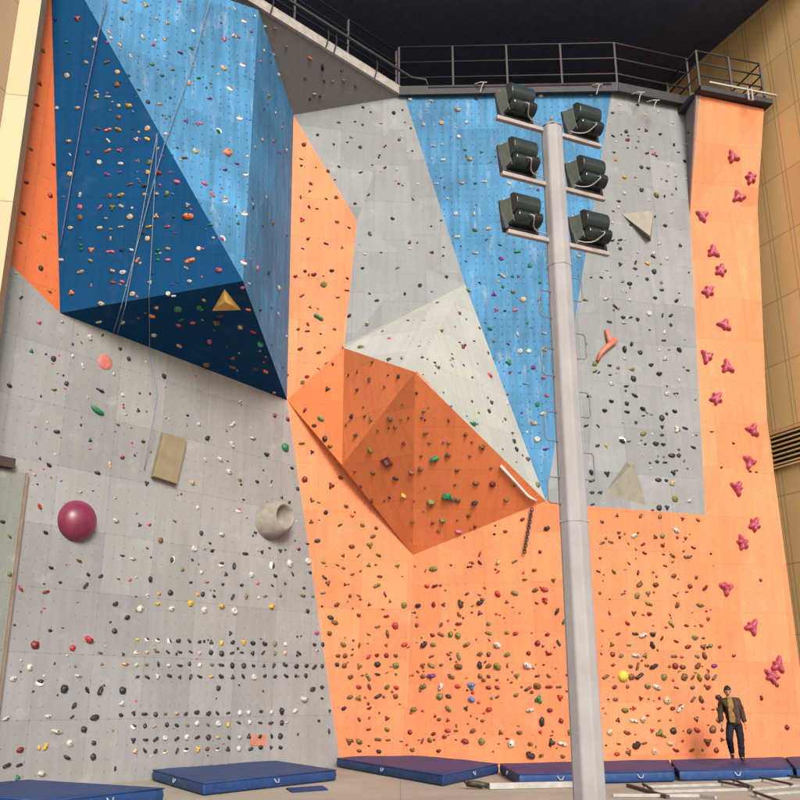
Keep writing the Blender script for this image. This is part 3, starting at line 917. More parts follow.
# hold shapes, diameter 1, the wall at z = 0
def hold_mesh(kind, seed):
    rnd = random.Random(seed * 31 + kind)
    bm = bmesh.new()
    if kind == 6:      # ring-shaped pocket hold
        bmesh.ops.create_uvsphere(bm, u_segments=18, v_segments=10, radius=0.5)
        for v in bm.verts:
            r = math.hypot(v.co.x, v.co.y) * 2
            h = math.sin(min(1, r) * PI) * .36 + .05 if v.co.z > 0 else -.05
            v.co.z = h if r < .98 else 0
    else:
        bmesh.ops.create_icosphere(bm, subdivisions=3, radius=0.5)
        sx, sy, sz = {0: (1, .95, .8), 1: (1.08, .66, .75), 2: (1.1, .5, .8), 3: (1.05, .75, .95), 4: (.55, 1.08, .8), 5: (1.15, .62, .8), 7: (1, .95, .8)}[kind]
        for v in bm.verts:
            x, y, z = v.co
            if kind == 5:                      # dumbbell
                y *= 0.62 + 0.9 * abs(x) ** 1.2 * 1.3
                z *= 0.75 + 0.6 * abs(x)
            if kind == 7:                      # rounded triangle
                a = math.atan2(y, x)
                k = 0.80 + 0.26 * math.cos(3 * (a - PI / 2))
                x *= k; y *= k
            x *= sx; y *= sy; z *= sz
            if kind in (2, 3):                 # ledge / jug: flat or scooped top side, full belly
                if y > 0.05 and z > 0:
                    y = 0.05 + (y - .05) * .45
                    if kind == 3:
                        z += 0.12 * (1 - abs(x) * 1.6) * (0.2 - y)
                if z > 0:
                    z *= 1.12
            if kind == 4:
                z *= 1 + 0.4 * y
            nz = noise.noise(Vector((x, y, z)) * 3.1 + Vector((seed * 7.3, kind * 3.1, 0)))
            k = 1 + .22 * nz
            z = max(z, -.06)
            v.co = Vector((x * k, y * k, z * (1 + .3 * nz)))
    for f in bm.faces:
        f.material_index = 0
    # bolt recess
    top = max(bm.verts, key=lambda v: v.co.z - 1.2 * (v.co.x ** 2 + v.co.y ** 2)).co
    if kind != 6:
        r = bmesh.ops.create_cone(bm, segments=8, radius1=.085, radius2=.085, depth=.02, cap_ends=True,
                                  matrix=Matrix.Translation((top.x * .6, top.y * .6, top.z + .003)))
        for v in r["verts"]:
            for f in v.link_faces:
                f.material_index = 1
    me = bpy.data.meshes.new("climbing_hold")
    bm.to_mesh(me); bm.free()
    for p in me.polygons:
        p.use_smooth = p.material_index != 1
    me.materials.append(HM["k"]); me.materials.append(M["bolt"])
    return me


def lip_mesh(seed):
    """two-tone hold: coloured core on a pale chalked base that sticks out below"""
    me0 = hold_mesh(1, seed)
    bm = bmesh.new(); bm.from_mesh(me0)
    for v in bm.verts:
        v.co = Vector((v.co.x * .72, v.co.y * .72 + .10, v.co.z * 1.0 + .02))
    r = bmesh.ops.create_icosphere(bm, subdivisions=3, radius=.5)
    for v in r["verts"]:
        x, y, z = v.co
        y2 = y * .62 - .08 - .25 * (.25 - x * x)
        v.co = Vector((x * 1.08, y2, max(-.05, z * .5 * (1 + .2 * noise.noise(v.co * 3 + Vector((seed, 0, 0)))))))
        for f in v.link_faces:
            f.material_index = 2
    me = bpy.data.meshes.new("climbing_hold")
    bm.to_mesh(me); bm.free()
    for p in me.polygons:
        p.use_smooth = p.material_index != 1
    for m in (HM["k"], M["bolt"], M["chalk"]):
        me.materials.append(m)
    return me


SHAPE_WORD = {0: "knob", 1: "oval", 2: "ledge", 3: "jug", 4: "upright", 5: "bone shaped", 6: "ring", 7: "triangular"}
MESHES = {(k, s): hold_mesh(k, s) for k in range(8) for s in range(2)}
LIPS = [lip_mesh(s) for s in range(3)]
WEIGHT = [0, 0, 0, 1, 1, 1, 2, 2, 3, 3, 3, 4, 5, 5, 7, 7]

PANEL_WORDS = {"slab": "the grey slab", "upper_orange": "the deep orange corner panel", "overhang": "the blue overhang", "soffit": "the dark grey soffit",
               "orange": "the orange wall", "box": "the orange box overhang", "upper_grey": "the faceted grey panel", "cream": "the cream panel",
               "blue": "the tapering blue panel", "tower": "the cool grey panel", "side": "the pale side panel"}
PLACED = []
rh = random.Random(11)
for px, py, dpx, code, lip, grid in HOLDS:
    h = hit(px, py)
    if h is None:
        continue
    loc, n, key, dist = h
    depth = (loc - CAM).dot(Vector((0, cp, sp)))
    size = max(.055, min(.36, dpx * depth / FOC * 0.78))
    cosv = abs(n.dot((loc - CAM).normalized()))
    kind = rh.choice(WEIGHT)
    if code in "w" and rh.random() < .12: kind = 6
    spin = rh.uniform(-.5, .5) if kind in (1, 2, 3, 5, 6) else rh.uniform(0, 6.28)
    if kind in (2, 3, 5) and rh.random() < .3: spin += rh.choice((-1, 1)) * rh.uniform(.4, 1.2)
    PLACED.append(dict(px=px, py=py, d=dpx, code=code, lip=lip, key=key, loc=loc, n=n, size=size, kind=kind, spin=spin, seed=rh.randrange(2), grid=grid,
                       x=loc.x, z=loc.z))
# light-blue and navy faces read apart
for p in PLACED:
    if p["key"] == "overhang":
        n = p["n"]
        p["pw"] = "the navy underside" if n.z < -.45 else ("the navy face" if n.x < 0.1 else "the light blue face")
    elif p["key"] == "orange":
        x, y = p["px"], p["py"]
        if x > 690 and y < 520 or x > 708: p["pw"] = "the tall orange strip"
        elif y < 400: p["pw"] = "the narrow orange strip"
        elif x < 415: p["pw"] = "orange by the slab"
        elif x < 575: p["pw"] = "orange under the box"
        else: p["pw"] = "orange past the mast"
    else:
        p["pw"] = PANEL_WORDS[p["key"]]

N_SINGLE = 296
order = sorted(range(len(PLACED)), key=lambda i: -PLACED[i]["d"])
single = set(order[:N_SINGLE])

LANDMARKS = {"the purple dome": (76, 521), "the hollow grey dome": (270, 520), "the tan block": (168, 458), "the green banana hold": (97, 411),
             "the pink disc": (105, 362), "the yellow pyramid": (226, 302), "the pale triangle volume": (638, 224), "the grey pyramid": (626, 484),
             "the forked coral hold": (606, 345), "the yellow ball": (623, 676), "the hanging chain": (528, 530), "the square ring hold": (387, 462),
             "the person": (737, 720), "the white tube": (518, 482), "the mast's foot": (580, 760),
             "the grey and orange crease": (330, 690), "the narrow strip's top": (293, 120), "the catwalk corner": (402, 90),
             "the lowest floodlights": (545, 230), "the navy tip": (64, 316), "the peak of the box": (415, 372), "the lowest box corner": (413, 555),
             "the mat corner in the crease": (393, 752), "the lowest violet hold": (431, 676), "the lower blue hold": (472, 699), "the central green hold": (539, 699), "the top of the tall strip": (697, 97)}
ORD = ["", "second ", "third ", "fourth ", "fifth ", "sixth ", "seventh ", "eighth ", "ninth ", "tenth ", "eleventh ", "twelfth ", "thirteenth ", "fourteenth ", "fifteenth ",
       "sixteenth ", "seventeenth ", "eighteenth ", "nineteenth ", "twentieth "]


def desc_words(p):
    c = HCOL[p["code"]][0]
    if p["grid"]:
        return "pale-lipped " + c + " hold" if p["lip"] else c + " hold"
    return "pale-lipped " + c + " hold" if p["lip"] else "big " + c + " hold"


groups = {}
for i, p in enumerate(PLACED):
    if p["grid"] is None and i in single:
        groups.setdefault((desc_words(p), p["pw"]), []).append(i)
NUMROW = ["", "first", "second", "third", "fourth", "fifth", "sixth", "seventh", "eighth"]
for i, p in enumerate(PLACED):
    w = desc_words(p)
    if p["grid"]:
        r, c = p["grid"]
        p["label"] = f"{w}, {ORD[c - 1]}from the left in the {NUMROW[r]} hold grid row".replace(", from", ", first from")
        continue
    if i not in single:
        p["label"] = ""
        continue
    g = groups[(w, p["pw"])]
    if len(g) == 1:
        p["label"] = f"the only {w} on {p['pw']}"
        continue
    best = None
    for nm, (lx, ly) in LANDMARKS.items():
        rk = sorted(g, key=lambda j: math.hypot(PLACED[j]["px"] - lx, PLACED[j]["py"] - ly)).index(i)
        dd = math.hypot(p["px"] - lx, p["py"] - ly)
        if best is None or (rk, dd) < best[:2]:
            best = (rk, dd, nm, "closest to")
    for ax_, sgn, wd in (("py", 1, "highest"), ("py", -1, "lowest"), ("px", 1, "leftmost"), ("px", -1, "rightmost")):
        rk = sorted(g, key=lambda j: sgn * PLACED[j][ax_]).index(i)
        if rk < best[0]:
            best = (rk, 0, wd, "ext")
    rk, _, nm, how = best
    if how == "ext":
        p["label"] = f"{ORD[rk]}{nm} {w} of those on {p['pw']}"
    else:
        p["label"] = f"{w} {ORD[rk]}closest to {nm}, on {p['pw']}"


def pick_mesh(p):
    return LIPS[(p["seed"] + p["kind"]) % 3] if p["lip"] else MESHES[(p["kind"], p["seed"])]


def hold_matrix(p):
    return frame_on(p["loc"] + p["n"] * 0.002, p["n"], p["spin"], p["size"])


rest = {"verts": [], "faces": [], "mi": []}
mat_list = [HM[c] for c in HCOL] + [M["bolt"], M["chalk"]]
mat_idx = {c: i for i, c in enumerate(HCOL)}
cache = {}
for i, p in enumerate(PLACED):
    me = pick_mesh(p)
    Mx = hold_matrix(p)
    if i in single:
        o = bpy.data.objects.new("climbing_hold", me)
        COL.objects.link(o)
        o.matrix_world = Mx
        o.material_slots[0].link = "OBJECT"
        o.material_slots[0].material = HM[p["code"]]
        tag(o, p["label"], "climbing hold", "holds bolted to " + PANEL_WORDS[p["key"]])
    else:
        b = len(rest["verts"])
        rest["verts"] += [Mx @ v.co for v in me.vertices]
        for f in me.polygons:
            rest["faces"].append([b + k for k in f.vertices])
            rest["mi"].append(mat_idx[p["code"]] if f.material_index == 0 else len(HCOL) + f.material_index - 1)
me = bpy.data.meshes.new("small_climbing_holds")
me.from_pydata(rest["verts"], [], rest["faces"])
for m in mat_list:
    me.materials.append(m)
me.polygons.foreach_set("material_index", rest["mi"])
me.polygons.foreach_set("use_smooth", [True] * len(rest["faces"]))
o = bpy.data.objects.new("small_climbing_holds", me)
COL.objects.link(o)
tag(o, "hundreds of small bolt-on holds scattered over every panel", "climbing holds", None, "stuff")
for i in single:
    if len(PLACED[i]["label"].replace("-", " ").split()) > 16: print(len(PLACED[i]["label"].split()), PLACED[i]["label"])
import re as _re
for i in single:
    if len(_re.findall(r"[A-Za-z0-9'\u2019-]+", PLACED[i]["label"].replace("-", " "))) > 16: print(PLACED[i]["label"])
print("holds placed", len(PLACED), "singles", len(single), "ranks", max((ORD.index(o) for o in ORD[1:] for i in single if " " + o in PLACED[i]["label"]), default=0), "distinct labels", len({PLACED[i]["label"] for i in single}))


# ------------------------------------------------------------------ the purple star-shaped holds of the tall strip
def star_mesh(var):
    bm = bmesh.new()
    lobes = (((95, .60, 24), (170, .40, 20), (228, .55, 24), (322, .58, 24)), ((90, .54, 26), (205, .56, 22), (300, .42, 20), (345, .60, 24)), ((100, .60, 22), (160, .46, 22), (240, .50, 26), (310, .50, 20), (20, .44, 22)))[var]
    segs, rings = 48, 9
    rows = []
    for r in range(rings + 1):
        f = r / rings
        row = []
        for s in range(segs):
            a = 360 * s / segs
            rad = .28
            for la, ln, w in lobes:
                d = (a - la + 180) % 360 - 180
                rad = max(rad, .28 + (ln - .28) * math.exp(-(d / w) ** 2))
            x, y = f * rad * math.cos(math.radians(a)), f * rad * math.sin(math.radians(a))
            z = .26 * math.sqrt(max(0, 1 - f ** 2.4))
            for la, ln, w in lobes:
                lx, ly = ln * .72 * math.cos(math.radians(la)), ln * .72 * math.sin(math.radians(la))
                z += .10 * math.exp(-((x - lx) ** 2 + (y - ly) ** 2) / .018) * (1 - f ** 6)
            row.append((x, y, z))
        rows.append(row)
    c = bm.verts.new((0, 0, rows[0][0][2]))
    vr = [[bm.verts.new(p) for p in row] for row in rows[1:]]
    for s in range(segs):
        bm.faces.new((c, vr[0][s], vr[0][(s + 1) % segs]))
        for a, b in zip(vr, vr[1:]):
            bm.faces.new((a[s], b[s], b[(s + 1) % segs], a[(s + 1) % segs]))
    me = bpy.data.meshes.new("speed_hold")
    bm.to_mesh(me); bm.free()
    for p in me.polygons: p.use_smooth = True
    me.materials.append(M["speed"])
    return me


STARS = [star_mesh(v) for v in range(3)]
SPEED = [(732.5, 157, 20), (750.5, 178, 150), (738, 197, 15), (702, 216, -60), (713, 252, -5), (720.5, 271, -25), (708, 292, -55), (724, 325, -30), (706.5, 357, 160),
         (727, 367, 0), (716, 399, -50), (752, 430, -30), (749, 462, 160), (736.5, 488, 190), (754, 525, -40), (742, 543, 10), (726, 588, 175), (752, 627, -40),
         (778, 665, -20), (772, 676, 40)]
NUM = ["topmost", "second", "third", "fourth", "fifth", "sixth", "seventh", "eighth", "ninth", "tenth"]
for i, (px, py, a) in enumerate(SPEED):
    loc, n, key, dist = hit(px, py)
    o = bpy.data.objects.new("speed_hold", STARS[(i * 2 + i // 3) % 3])
    COL.objects.link(o)
    o.matrix_world = frame_on(loc + n * .002, n, math.radians(a), .43)
    k = len(SPEED) - 1 - i
    if i < 10:
        lab = "%s%s of the purple star shaped holds on the tall orange strip" % (NUM[i], "" if i == 0 else " from the top")
    else:
        lab = "%s%s of the purple star shaped holds on the tall orange strip" % ("lowest" if k == 0 else NUM[k], "" if k == 0 else " from the bottom")
    tag(o, lab, "climbing hold", "purple star holds on the tall orange strip")


# ------------------------------------------------------------------ large special holds and volumes
def special(name, bm, mats, px, py, size, label, cat, spin=0.0, smooth=False, lift=.002):
    loc, n, key, dist = hit(px, py)
    o = obj(name, bm, mats, None, smooth)
    o.matrix_world = frame_on(loc + n * lift, n, spin, size)
    return tag(o, label, cat)


def dome(h, noise_a=0.0, sq=1.0):
    bm = bmesh.new()
    bmesh.ops.create_icosphere(bm, subdivisions=4, radius=.5)
    for v in bm.verts:
        v.co *= 1 + noise_a * noise.noise(v.co * 3)
        v.co.z = max(-.05, v.co.z * h * 2)
        v.co.y *= sq
    return bm


loc, n, key, dist = hit(76, 521)
pxm = dist / FOC      # metres per photo pixel here
special("dome_hold", dome(.42), plain("magenta_resin", (0.17, 0.022, 0.058), 0.36, 0.5, 0, .3, 3), 76, 521, 38 * pxm * 1.02,
        "big glossy purple dome hold on the lower grey slab", "climbing hold", smooth=True)
special("disc_hold", dome(.10), plain("pale_pink_resin", (0.42, 0.14, 0.12), .6), 105, 362, 16.5 * pxm,
        "flat salmon pink disc hold under the navy tip on the grey slab", "climbing hold", smooth=True)
special("ball_hold", dome(.45), plain("lime_yellow_resin", (0.50, 0.42, 0.06), .5), 623, 676, 11.5 * pxm * 1.1,
        "yellow ball hold low on the orange wall just right of the mast", "climbing hold", smooth=True)
# hollow grey dome: a cut-open bowl
bm = bmesh.new()
segs, prof = 40, [(0.50, 0.0), (.505, .10), (.49, .22), (.45, .33), (.38, .42), (.33, .455), (.29, .44), (.27, .38), (.24, .26), (.15, .17), (0.0, .15)]
prev = None
for r, z in prof:
    tilt = 1.0
    ring = []
    for s in range(segs):
        a = 2 * PI * s / segs
        k = z / .46
        ring.append(Vector((r * math.cos(a) + .12 * k, r * math.sin(a) + .10 * k, z * 1.1)))
    if r == 0:
        c = bm.verts.new(ring[0])
        for s in range(segs):
            bm.faces.new((prev[s], prev[(s + 1) % segs], c))
        break
    cur = [bm.verts.new(p) for p in ring]
    if prev:
        for s in range(segs):
            bm.faces.new((prev[s], prev[(s + 1) % segs], cur[(s + 1) % segs], cur[s]))
    prev = cur
special("bowl_hold", bm, plain("stone_grey_resin", (0.24, 0.22, 0.195), .75, .3, 0, .2, 5), 269, 521, 40 * pxm * 1.07,
        "big hollow grey dome hold beside the orange edge of the grey slab", "climbing hold", smooth=True)


def poly_volume(name, outline, apexes, faces, mat, label, lift_px, cat="volume", labelcat=None):
    """volume whose footprint is surveyed in photo pixels on its panel; apexes stand off the panel"""
    loc, n, key, dist = hit(*outline[0])
    base = [on_plane(x, y, loc, n) for x, y in outline]
    k = dist / FOC
    top = [on_plane(x, y, loc + n * h * k, n) for x, y, h in apexes]
    bm = bmesh.new()
    vs = [bm.verts.new(p) for p in base + top]
    for f in faces:
        bm.faces.new([vs[i] for i in f])
    bmesh.ops.recalc_face_normals(bm, faces=bm.faces[:])
    c = sum(base, Vector()) / len(base)
    if sum((f.normal.dot(f.calc_center_median() - c) for f in bm.faces)) < 0:
        bmesh.ops.reverse_faces(bm, faces=bm.faces[:])
    o = obj(name, bm, mat)
    bevel(o, .012, 2)
    return tag(o, label, cat)


vol_tan = plain("sanded_tan_volume", (0.215, 0.18, 0.115), .75, .25, 0, .12, 4)
vol_grey = plain("sanded_grey_volume", (0.25, 0.235, 0.195), .75, .25, 0, .12, 4)
poly_volume("block_volume", [(150, 478), (161, 432), (186, 438), (176, 485)], [(153.5, 476, 7), (164, 434, 7), (187, 441, 7), (177, 484, 7)],
            [(0, 1, 5, 4), (1, 2, 6, 5), (2, 3, 7, 6), (3, 0, 4, 7), (4, 5, 6, 7)], vol_tan,
            "tan rectangular block volume tilted on the grey slab between two domes", 7)
poly_volume("triangle_volume", [(621.5, 214), (654, 210), (651, 241)], [(650, 236, 9)], [(0, 1, 3), (1, 2, 3), (2, 0, 3)], vol_grey,
            "pale triangular volume high on the cool grey panel right of the floodlights", 9)
poly_volume("pyramid_volume", [(604, 494), (627, 461), (634, 463), (646, 505)], [(631, 466, 12)], [(0, 1, 4), (1, 2, 4), (2, 3, 4), (3, 0, 4)], vol_grey,
            "grey pyramid volume at the bottom edge of the cool grey panel", 12)
pyr_y = plain("yellow_volume", (0.62, 0.40, 0.10), .55, .4, 0, .2, 5)
o = poly_volume("pyramid_volume", [(212, 311), (224.5, 289), (241, 310)], [(225, 302, 9)], [(0, 1, 3), (1, 2, 3), (2, 0, 3)], pyr_y,
                "small yellow pyramid volume on the navy underside of the blue overhang", 9)
# green banana hold
loc, n, key, dist = hit(97, 411)
bm = bmesh.new()
bmesh.ops.create_icosphere(bm, subdivisions=3, radius=.5)
for v in bm.verts:
    x, y, z = v.co
    v.co = Vector((x * 1.0, y * .36 - .25 * (.25 - x * x) + .05, max(-.04, z * .5)))
special("banana_hold", bm, HM["g"], 97, 411, .36, "long curved green hold above the tan block on the grey slab", "climbing hold", spin=-.35, smooth=True)
# forked coral hold
loc, n, key, dist = hit(606, 345)
bm = bmesh.new()
def onp(x, y, h):
    return on_plane(x, y, loc + n * h, n)
tube(bm, [onp(597.5, 361, .05), onp(601, 353, .10), onp(607, 347, .12), onp(615.5, 340, .10)], .05, 10, r1=.085)
tube(bm, [onp(606, 330, .04), onp(608.5, 337, .09), onp(611, 344, .10)], .045, 10, r1=.09)
o = obj("forked_hold", bm, plain("coral_resin", (0.50, 0.15, 0.09), .5), None, True)
tag(o, "forked coral pink hold like a branch on the cool grey panel", "climbing hold")
# square ring hold on the box
bm = bmesh.new()
for a in range(4):
    Mr = Matrix.Rotation(a * PI / 2, 4, "Z")
    box(bm, -.5, .5, .33, .5, 0, .22 + .004 * a, Mr, 0)
box(bm, -.3, .3, -.3, .3, 0, .05, None, 1)
special("square_hold", bm, [HM["m"], HM["w"]], 387, 462, .24, "maroon square ring hold with a pale middle on the orange box underside", "climbing hold", spin=.25)
# hanging chain below the box corner
a = hit(531.5, 506); b = hit(525, 553)
pa_, pb_ = a[0] + a[1] * .10, b[0] + b[1] * .10
bm = bmesh.new()
nl = 15
for i in range(nl):
    c = pa_.lerp(pb_, (i + .5) / nl)
    L = (pb_ - pa_).length / nl
    d = (pb_ - pa_).normalized()
    s, t = frame_of(d)
    ax_ = s if i % 2 else t
    ring = []
    for q in range(11):
        an = 2 * PI * q / 10
        ring.append(c + d * math.cos(an) * L * .72 + ax_ * math.sin(an) * .036)
    tube(bm, ring, .016, 6, cap=False)
tag(obj("chain", bm, M["dark_steel"], None, True), "dark hanging chain below the corner of the orange box overhang", "chain")
M["tube_white"] = plain("white_tube_paint", (0.6, 0.58, 0.54), .5)
# white tube lying along the box's edge
bm = bmesh.new()
pp = []
for x, y in ((500.5, 464.5), (514, 479.5), (526.5, 493.5), (529, 495.5), (536, 499.5)):
    h = hit(x, y)
    pp.append(h[0] + h[1] * .06)
tube(bm, pp, .034, 10)
tag(obj("white_tube", bm, M["tube_white"], None, True), "white bent tube along the edge of the orange box overhang", "tube")
# route plaque
h = hit(258, 741)
bm = bmesh.new()
box(bm, -.24, .24, -.12, .12, 0, .012)
special("plaque", bm, plain("salmon_plaque", (0.42, 0.17, 0.12), .6), 258, 740, 1.0, "small blank salmon plaque low in the hold grid on the grey slab", "plaque")
# ------------------------------------------------------------------ floodlight mast
MX, MY = 2.055, 11.0
TOPZ = 8.98
AD = Vector((0.91, 0.41, 0)).normalized()
AN = Vector((-0.41, 0.91, 0)).normalized()
mast = thing("floodlight_mast", "tall pale octagonal steel mast with six dark floodlights standing in front of the wall", "floodlight mast", (MX, MY, 0))
bm = bmesh.new()
tube(bm, [(0, 0, 0.03), (0, 0, TOPZ)], 0.192, 8, r1=0.150)
po = obj("pole", bm, M["mast"], mast)
bevel(po, .018, 2, 20)
po.rotation_euler.z = math.radians(14)
bm = bmesh.new()
bmesh.ops.create_cone(bm, segments=28, radius1=.34, radius2=.34, depth=.03, cap_ends=True, matrix=Matrix.Translation((0, 0, .015)))
for i in range(8):
    a = i * PI / 4
    bmesh.ops.create_cone(bm, segments=6, radius1=.028, radius2=.028, depth=.08, cap_ends=True, matrix=Matrix.Translation((.28 * math.cos(a), .28 * math.sin(a), .06)))
obj("base_flange", bm, M["mast"], mast)
bm = bmesh.new()
for z in (6.92, 3.6):
    r = .192 + (.150 - .192) * z / TOPZ
    tube(bm, [(0, 0, z - .012), (0, 0, z + .012)], r + .006, 8)
wr = obj("weld_ring", bm, M["mast"], mast)
wr.rotation_euler.z = math.radians(14)
bm = bmesh.new()
bmesh.ops.create_cone(bm, segments=8, radius1=.155, radius2=.12, depth=.04, cap_ends=True, matrix=Matrix.Translation((0, 0, TOPZ + .02)))
obj("cap", bm, M["mast"], mast)


def mast_z(py):
    d = ray(552 + (py - 135) * .06, py)
    return CAM.z + d.z * MY / d.y


# step loops: both sides of the mast
STEPS = [(-1, 294, 320), (-1, 351, 378), (-1, 414, 443), (-1, 479, 505), (1, 275, 298), (1, 331, 356), (1, 390, 415), (1, 451, 478), (-1, 546, 574), (1, 516, 544)]
for sgn, ya, yb in STEPS:
    za, zb = mast_z(ya), mast_z(yb)
    if ya > 510: continue
    r = .192 + (.150 - .192) * za / TOPZ - .02
    e = r + .19
    bm = bmesh.new()
    q = AD * sgn
    c = .03
    tube(bm, [q * r + Vector((0, 0, za)), q * (e - c) + Vector((0, 0, za)), q * e + Vector((0, 0, za - c)), q * e + Vector((0, 0, zb + c)), q * (e - c) + Vector((0, 0, zb)), q * r + Vector((0, 0, zb))],
         .0085, 8)
    obj("rung", bm, M["rung_steel"], mast, True)

ARMZ = [mast_z(133) , mast_z(187), mast_z(243)]
arm_mat = plain("cross_arm_paint", (0.30, 0.27, 0.26), .45, .5)


def floodlight(pos, z):
    Rz = Matrix((AD, AN, Vector((0, 0, 1)))).transposed().to_4x4()
    base = Matrix.Translation(AD * pos + Vector((0, 0, z)) + AN * (-.03)) @ Rz
    base = base @ Matrix.Scale(.80, 4)
    T = base @ Matrix.Translation((0, 0, .37)) @ Matrix.Rotation(math.radians(-9), 4, "X")
    # housing: lens frame, tapered reflector back, rolled top
    bm = bmesh.new()
    box(bm, -.29, .29, .20, .255, -.31, .31, T)
    prof_big = [(-.285, .2, -.285), (.285, .2, -.285), (.285, .2, .285), (-.285, .2, .285)]
    prof_sm = [(-.215, -.02, -.25), (.215, -.02, -.25), (.215, -.02, .22), (-.215, -.02, .22)]
    a = [bm.verts.new(T @ Vector(p)) for p in prof_big]; b = [bm.verts.new(T @ Vector(p)) for p in prof_sm]
    for i in range(4):
        f = bm.faces.new((a[i], a[(i + 1) % 4], b[(i + 1) % 4], b[i]))
    bm.faces.new(b)
    bmesh.ops.recalc_face_normals(bm, faces=bm.faces[:])
    h = obj("floodlight", bm, M["flood"], mast)
    bevel(h, .012, 2)
    # rolled back of the reflector
    bm = bmesh.new()
    n = 14
    ra, rb_ = [], []
    for i in range(n + 1):
        an = PI * (.5 + i / n)          # from top over the back to the bottom
        y, zz = -.02 + .19 * math.cos(an), .080 + .185 * math.sin(an)
        ra.append(bm.verts.new(T @ Vector((-.225, y, zz)))); rb_.append(bm.verts.new(T @ Vector((.225, y, zz))))
    for i in range(n):
        bm.faces.new((ra[i], rb_[i], rb_[i + 1], ra[i + 1]))
    bm.faces.new(ra[::-1]); bm.faces.new(rb_); bm.faces.new((ra[0], ra[-1], rb_[-1], rb_[0]))
    bmesh.ops.recalc_face_normals(bm, faces=bm.faces[:])
    s = obj("reflector_back", bm, M["flood"], h)
    bevel(s, .008, 2, 50)
    # end plates (paler)
    for sx in (-1, 1):
        bm = bmesh.new()
        q = [(-.287 * sx, .19, -.27), (-.287 * sx, .19, .27), (-.222 * sx, -.02, .20), (-.222 * sx, -.02, -.22)]
        aa = [bm.verts.new(T @ Vector(p)) for p in q]; bb = [bm.verts.new(T @ Vector((p[0] - sx * .012, p[1], p[2]))) for p in q]
        bm.faces.new(aa); bm.faces.new(bb[::-1])
        for i in range(4): bm.faces.new((aa[i], bb[i], bb[(i + 1) % 4], aa[(i + 1) % 4]))
        bmesh.ops.recalc_face_normals(bm, faces=bm.faces[:])
        obj("end_plate", bm, M["flood_pale"], h)
    bm = bmesh.new()
    box(bm, -.26, .26, .2555, .262, -.26, .26, T)
    obj("lens", bm, M["lens"], h)
    # gear box: a pale finned half and a dark terminal half
    bm = bmesh.new()
    n = 10
    for (x0, x1, ry, rz, mi) in ((-.20, .055, .15, .105, 0), (.06, .235, .17, .125, 1)):
        ra, rb_ = [], []
        for i in range(n + 1):
            an = PI * (.5 + i / n)
            y, zz = -.03 + ry * math.cos(an), -.185 + rz * math.sin(an)
            ra.append(bm.verts.new(T @ Vector((x0, y, zz)))); rb_.append(bm.verts.new(T @ Vector((x1, y, zz))))
        fs = [bm.faces.new((ra[i], rb_[i], rb_[i + 1], ra[i + 1])) for i in range(n)]
        fs += [bm.faces.new(ra[::-1]), bm.faces.new(rb_), bm.faces.new((ra[0], ra[-1], rb_[-1], rb_[0]))]
        for f in fs: f.material_index = mi
    bmesh.ops.recalc_face_normals(bm, faces=bm.faces[:])
    gb = obj("gear_box", bm, [M["flood"], M["flood_box"]], h)
    bevel(gb, .01, 2, 50)
    # bracket: U strap down to the cross arm
    bm = bmesh.new()
    for sx in (-1, 1):
        bar(bm, base @ Vector((.275 * sx, .05, .03)), T @ Vector((.305 * sx, .12, -.02)), .05, .014)
    bar(bm, base @ Vector((-.28, .05, .035)), base @ Vector((.28, .05, .035)), .05, .012)
    obj("bracket", bm, M["dark_steel"], h)
    # fixing screws on the top corners
    bm = bmesh.new()
    for sx in (-1, 1):
        bmesh.ops.create_cone(bm, segments=8, radius1=.018, radius2=.018, depth=.05, cap_ends=True, matrix=T @ Matrix.Translation((.21 * sx, .19, .31)))
    obj("latch", bm, M["white_steel"], h)
    # cable looping to the arm
    bm = bmesh.new()
    pts = [T @ Vector((-.02, -.18, -.20)), T @ Vector((0.02, -.24, -.26)), base @ Vector((.10, -.13, .06)), base @ Vector((.22, -.06, .03)), base @ Vector((.42, -.03, .045))]
    if pos > 0:
        pts = [T @ Vector((.02, -.18, -.20)), T @ Vector((0.03, -.24, -.27)), base @ Vector((-.06, -.13, .05)), base @ Vector((-.20, -.06, .03)), base @ Vector((-.34, -.03, .045))]
    # smooth the cable
    sm = []
    for i in range(len(pts) - 1):
        for t in (0, .33, .66):
            p0, p1, p2, p3 = pts[max(i - 1, 0)], pts[i], pts[i + 1], pts[min(i + 2, len(pts) - 1)]
            sm.append(.5 * ((2 * p1) + (p2 - p0) * t + (2 * p0 - 5 * p1 + 4 * p2 - p3) * t * t + (3 * p1 - p0 - 3 * p2 + p3) * t ** 3))
    sm.append(pts[-1])
    tube(bm, sm, .009, 6)
    obj("cable", bm, arm_mat, h, True)


for i, z in enumerate(ARMZ):
    bm = bmesh.new()
    r = .15
    for a, b in ((-.86 + .05 * i, -r), (r, .80)):
        bar(bm, AD * a + Vector((0, 0, z)) , AD * b + Vector((0, 0, z)), .07, .06)
    ar = obj("cross_arm", bm, arm_mat, mast)
    bevel(ar, .01, 2)
    floodlight(-.53, z + .03)
    floodlight(.54, z + .03)

# ------------------------------------------------------------------ crash mats
mat_vinyl = None


def vinyl(name, col):
    k = NT(name, 0.55, 0.25)
    p = k.coord("Object")
    f = k.noise(p, 1.6, 5, .6)
    c = k.mix(k.ramp(f, .3, .7), [x * .8 for x in col], [x * 1.2 for x in col])
    d = k.noise(p, 7, 5, .7)
    fac = k.ramp(d, .52, .75, 0, .22); fac.node.clamp = True
    c = k.mix(fac, c, (.16, .17, .20))
    k.color(c)
    k.bump(k.noise(p, 3.0, 3), .35, .05)
    return k.m


V_BLUE = vinyl("blue_vinyl", (0.015, 0.046, 0.150))
V_PURPLE = vinyl("dark_blue_vinyl", (0.006, 0.032, 0.135))
M["stitch"] = plain("pale_webbing", (0.30, 0.33, 0.40), .8)


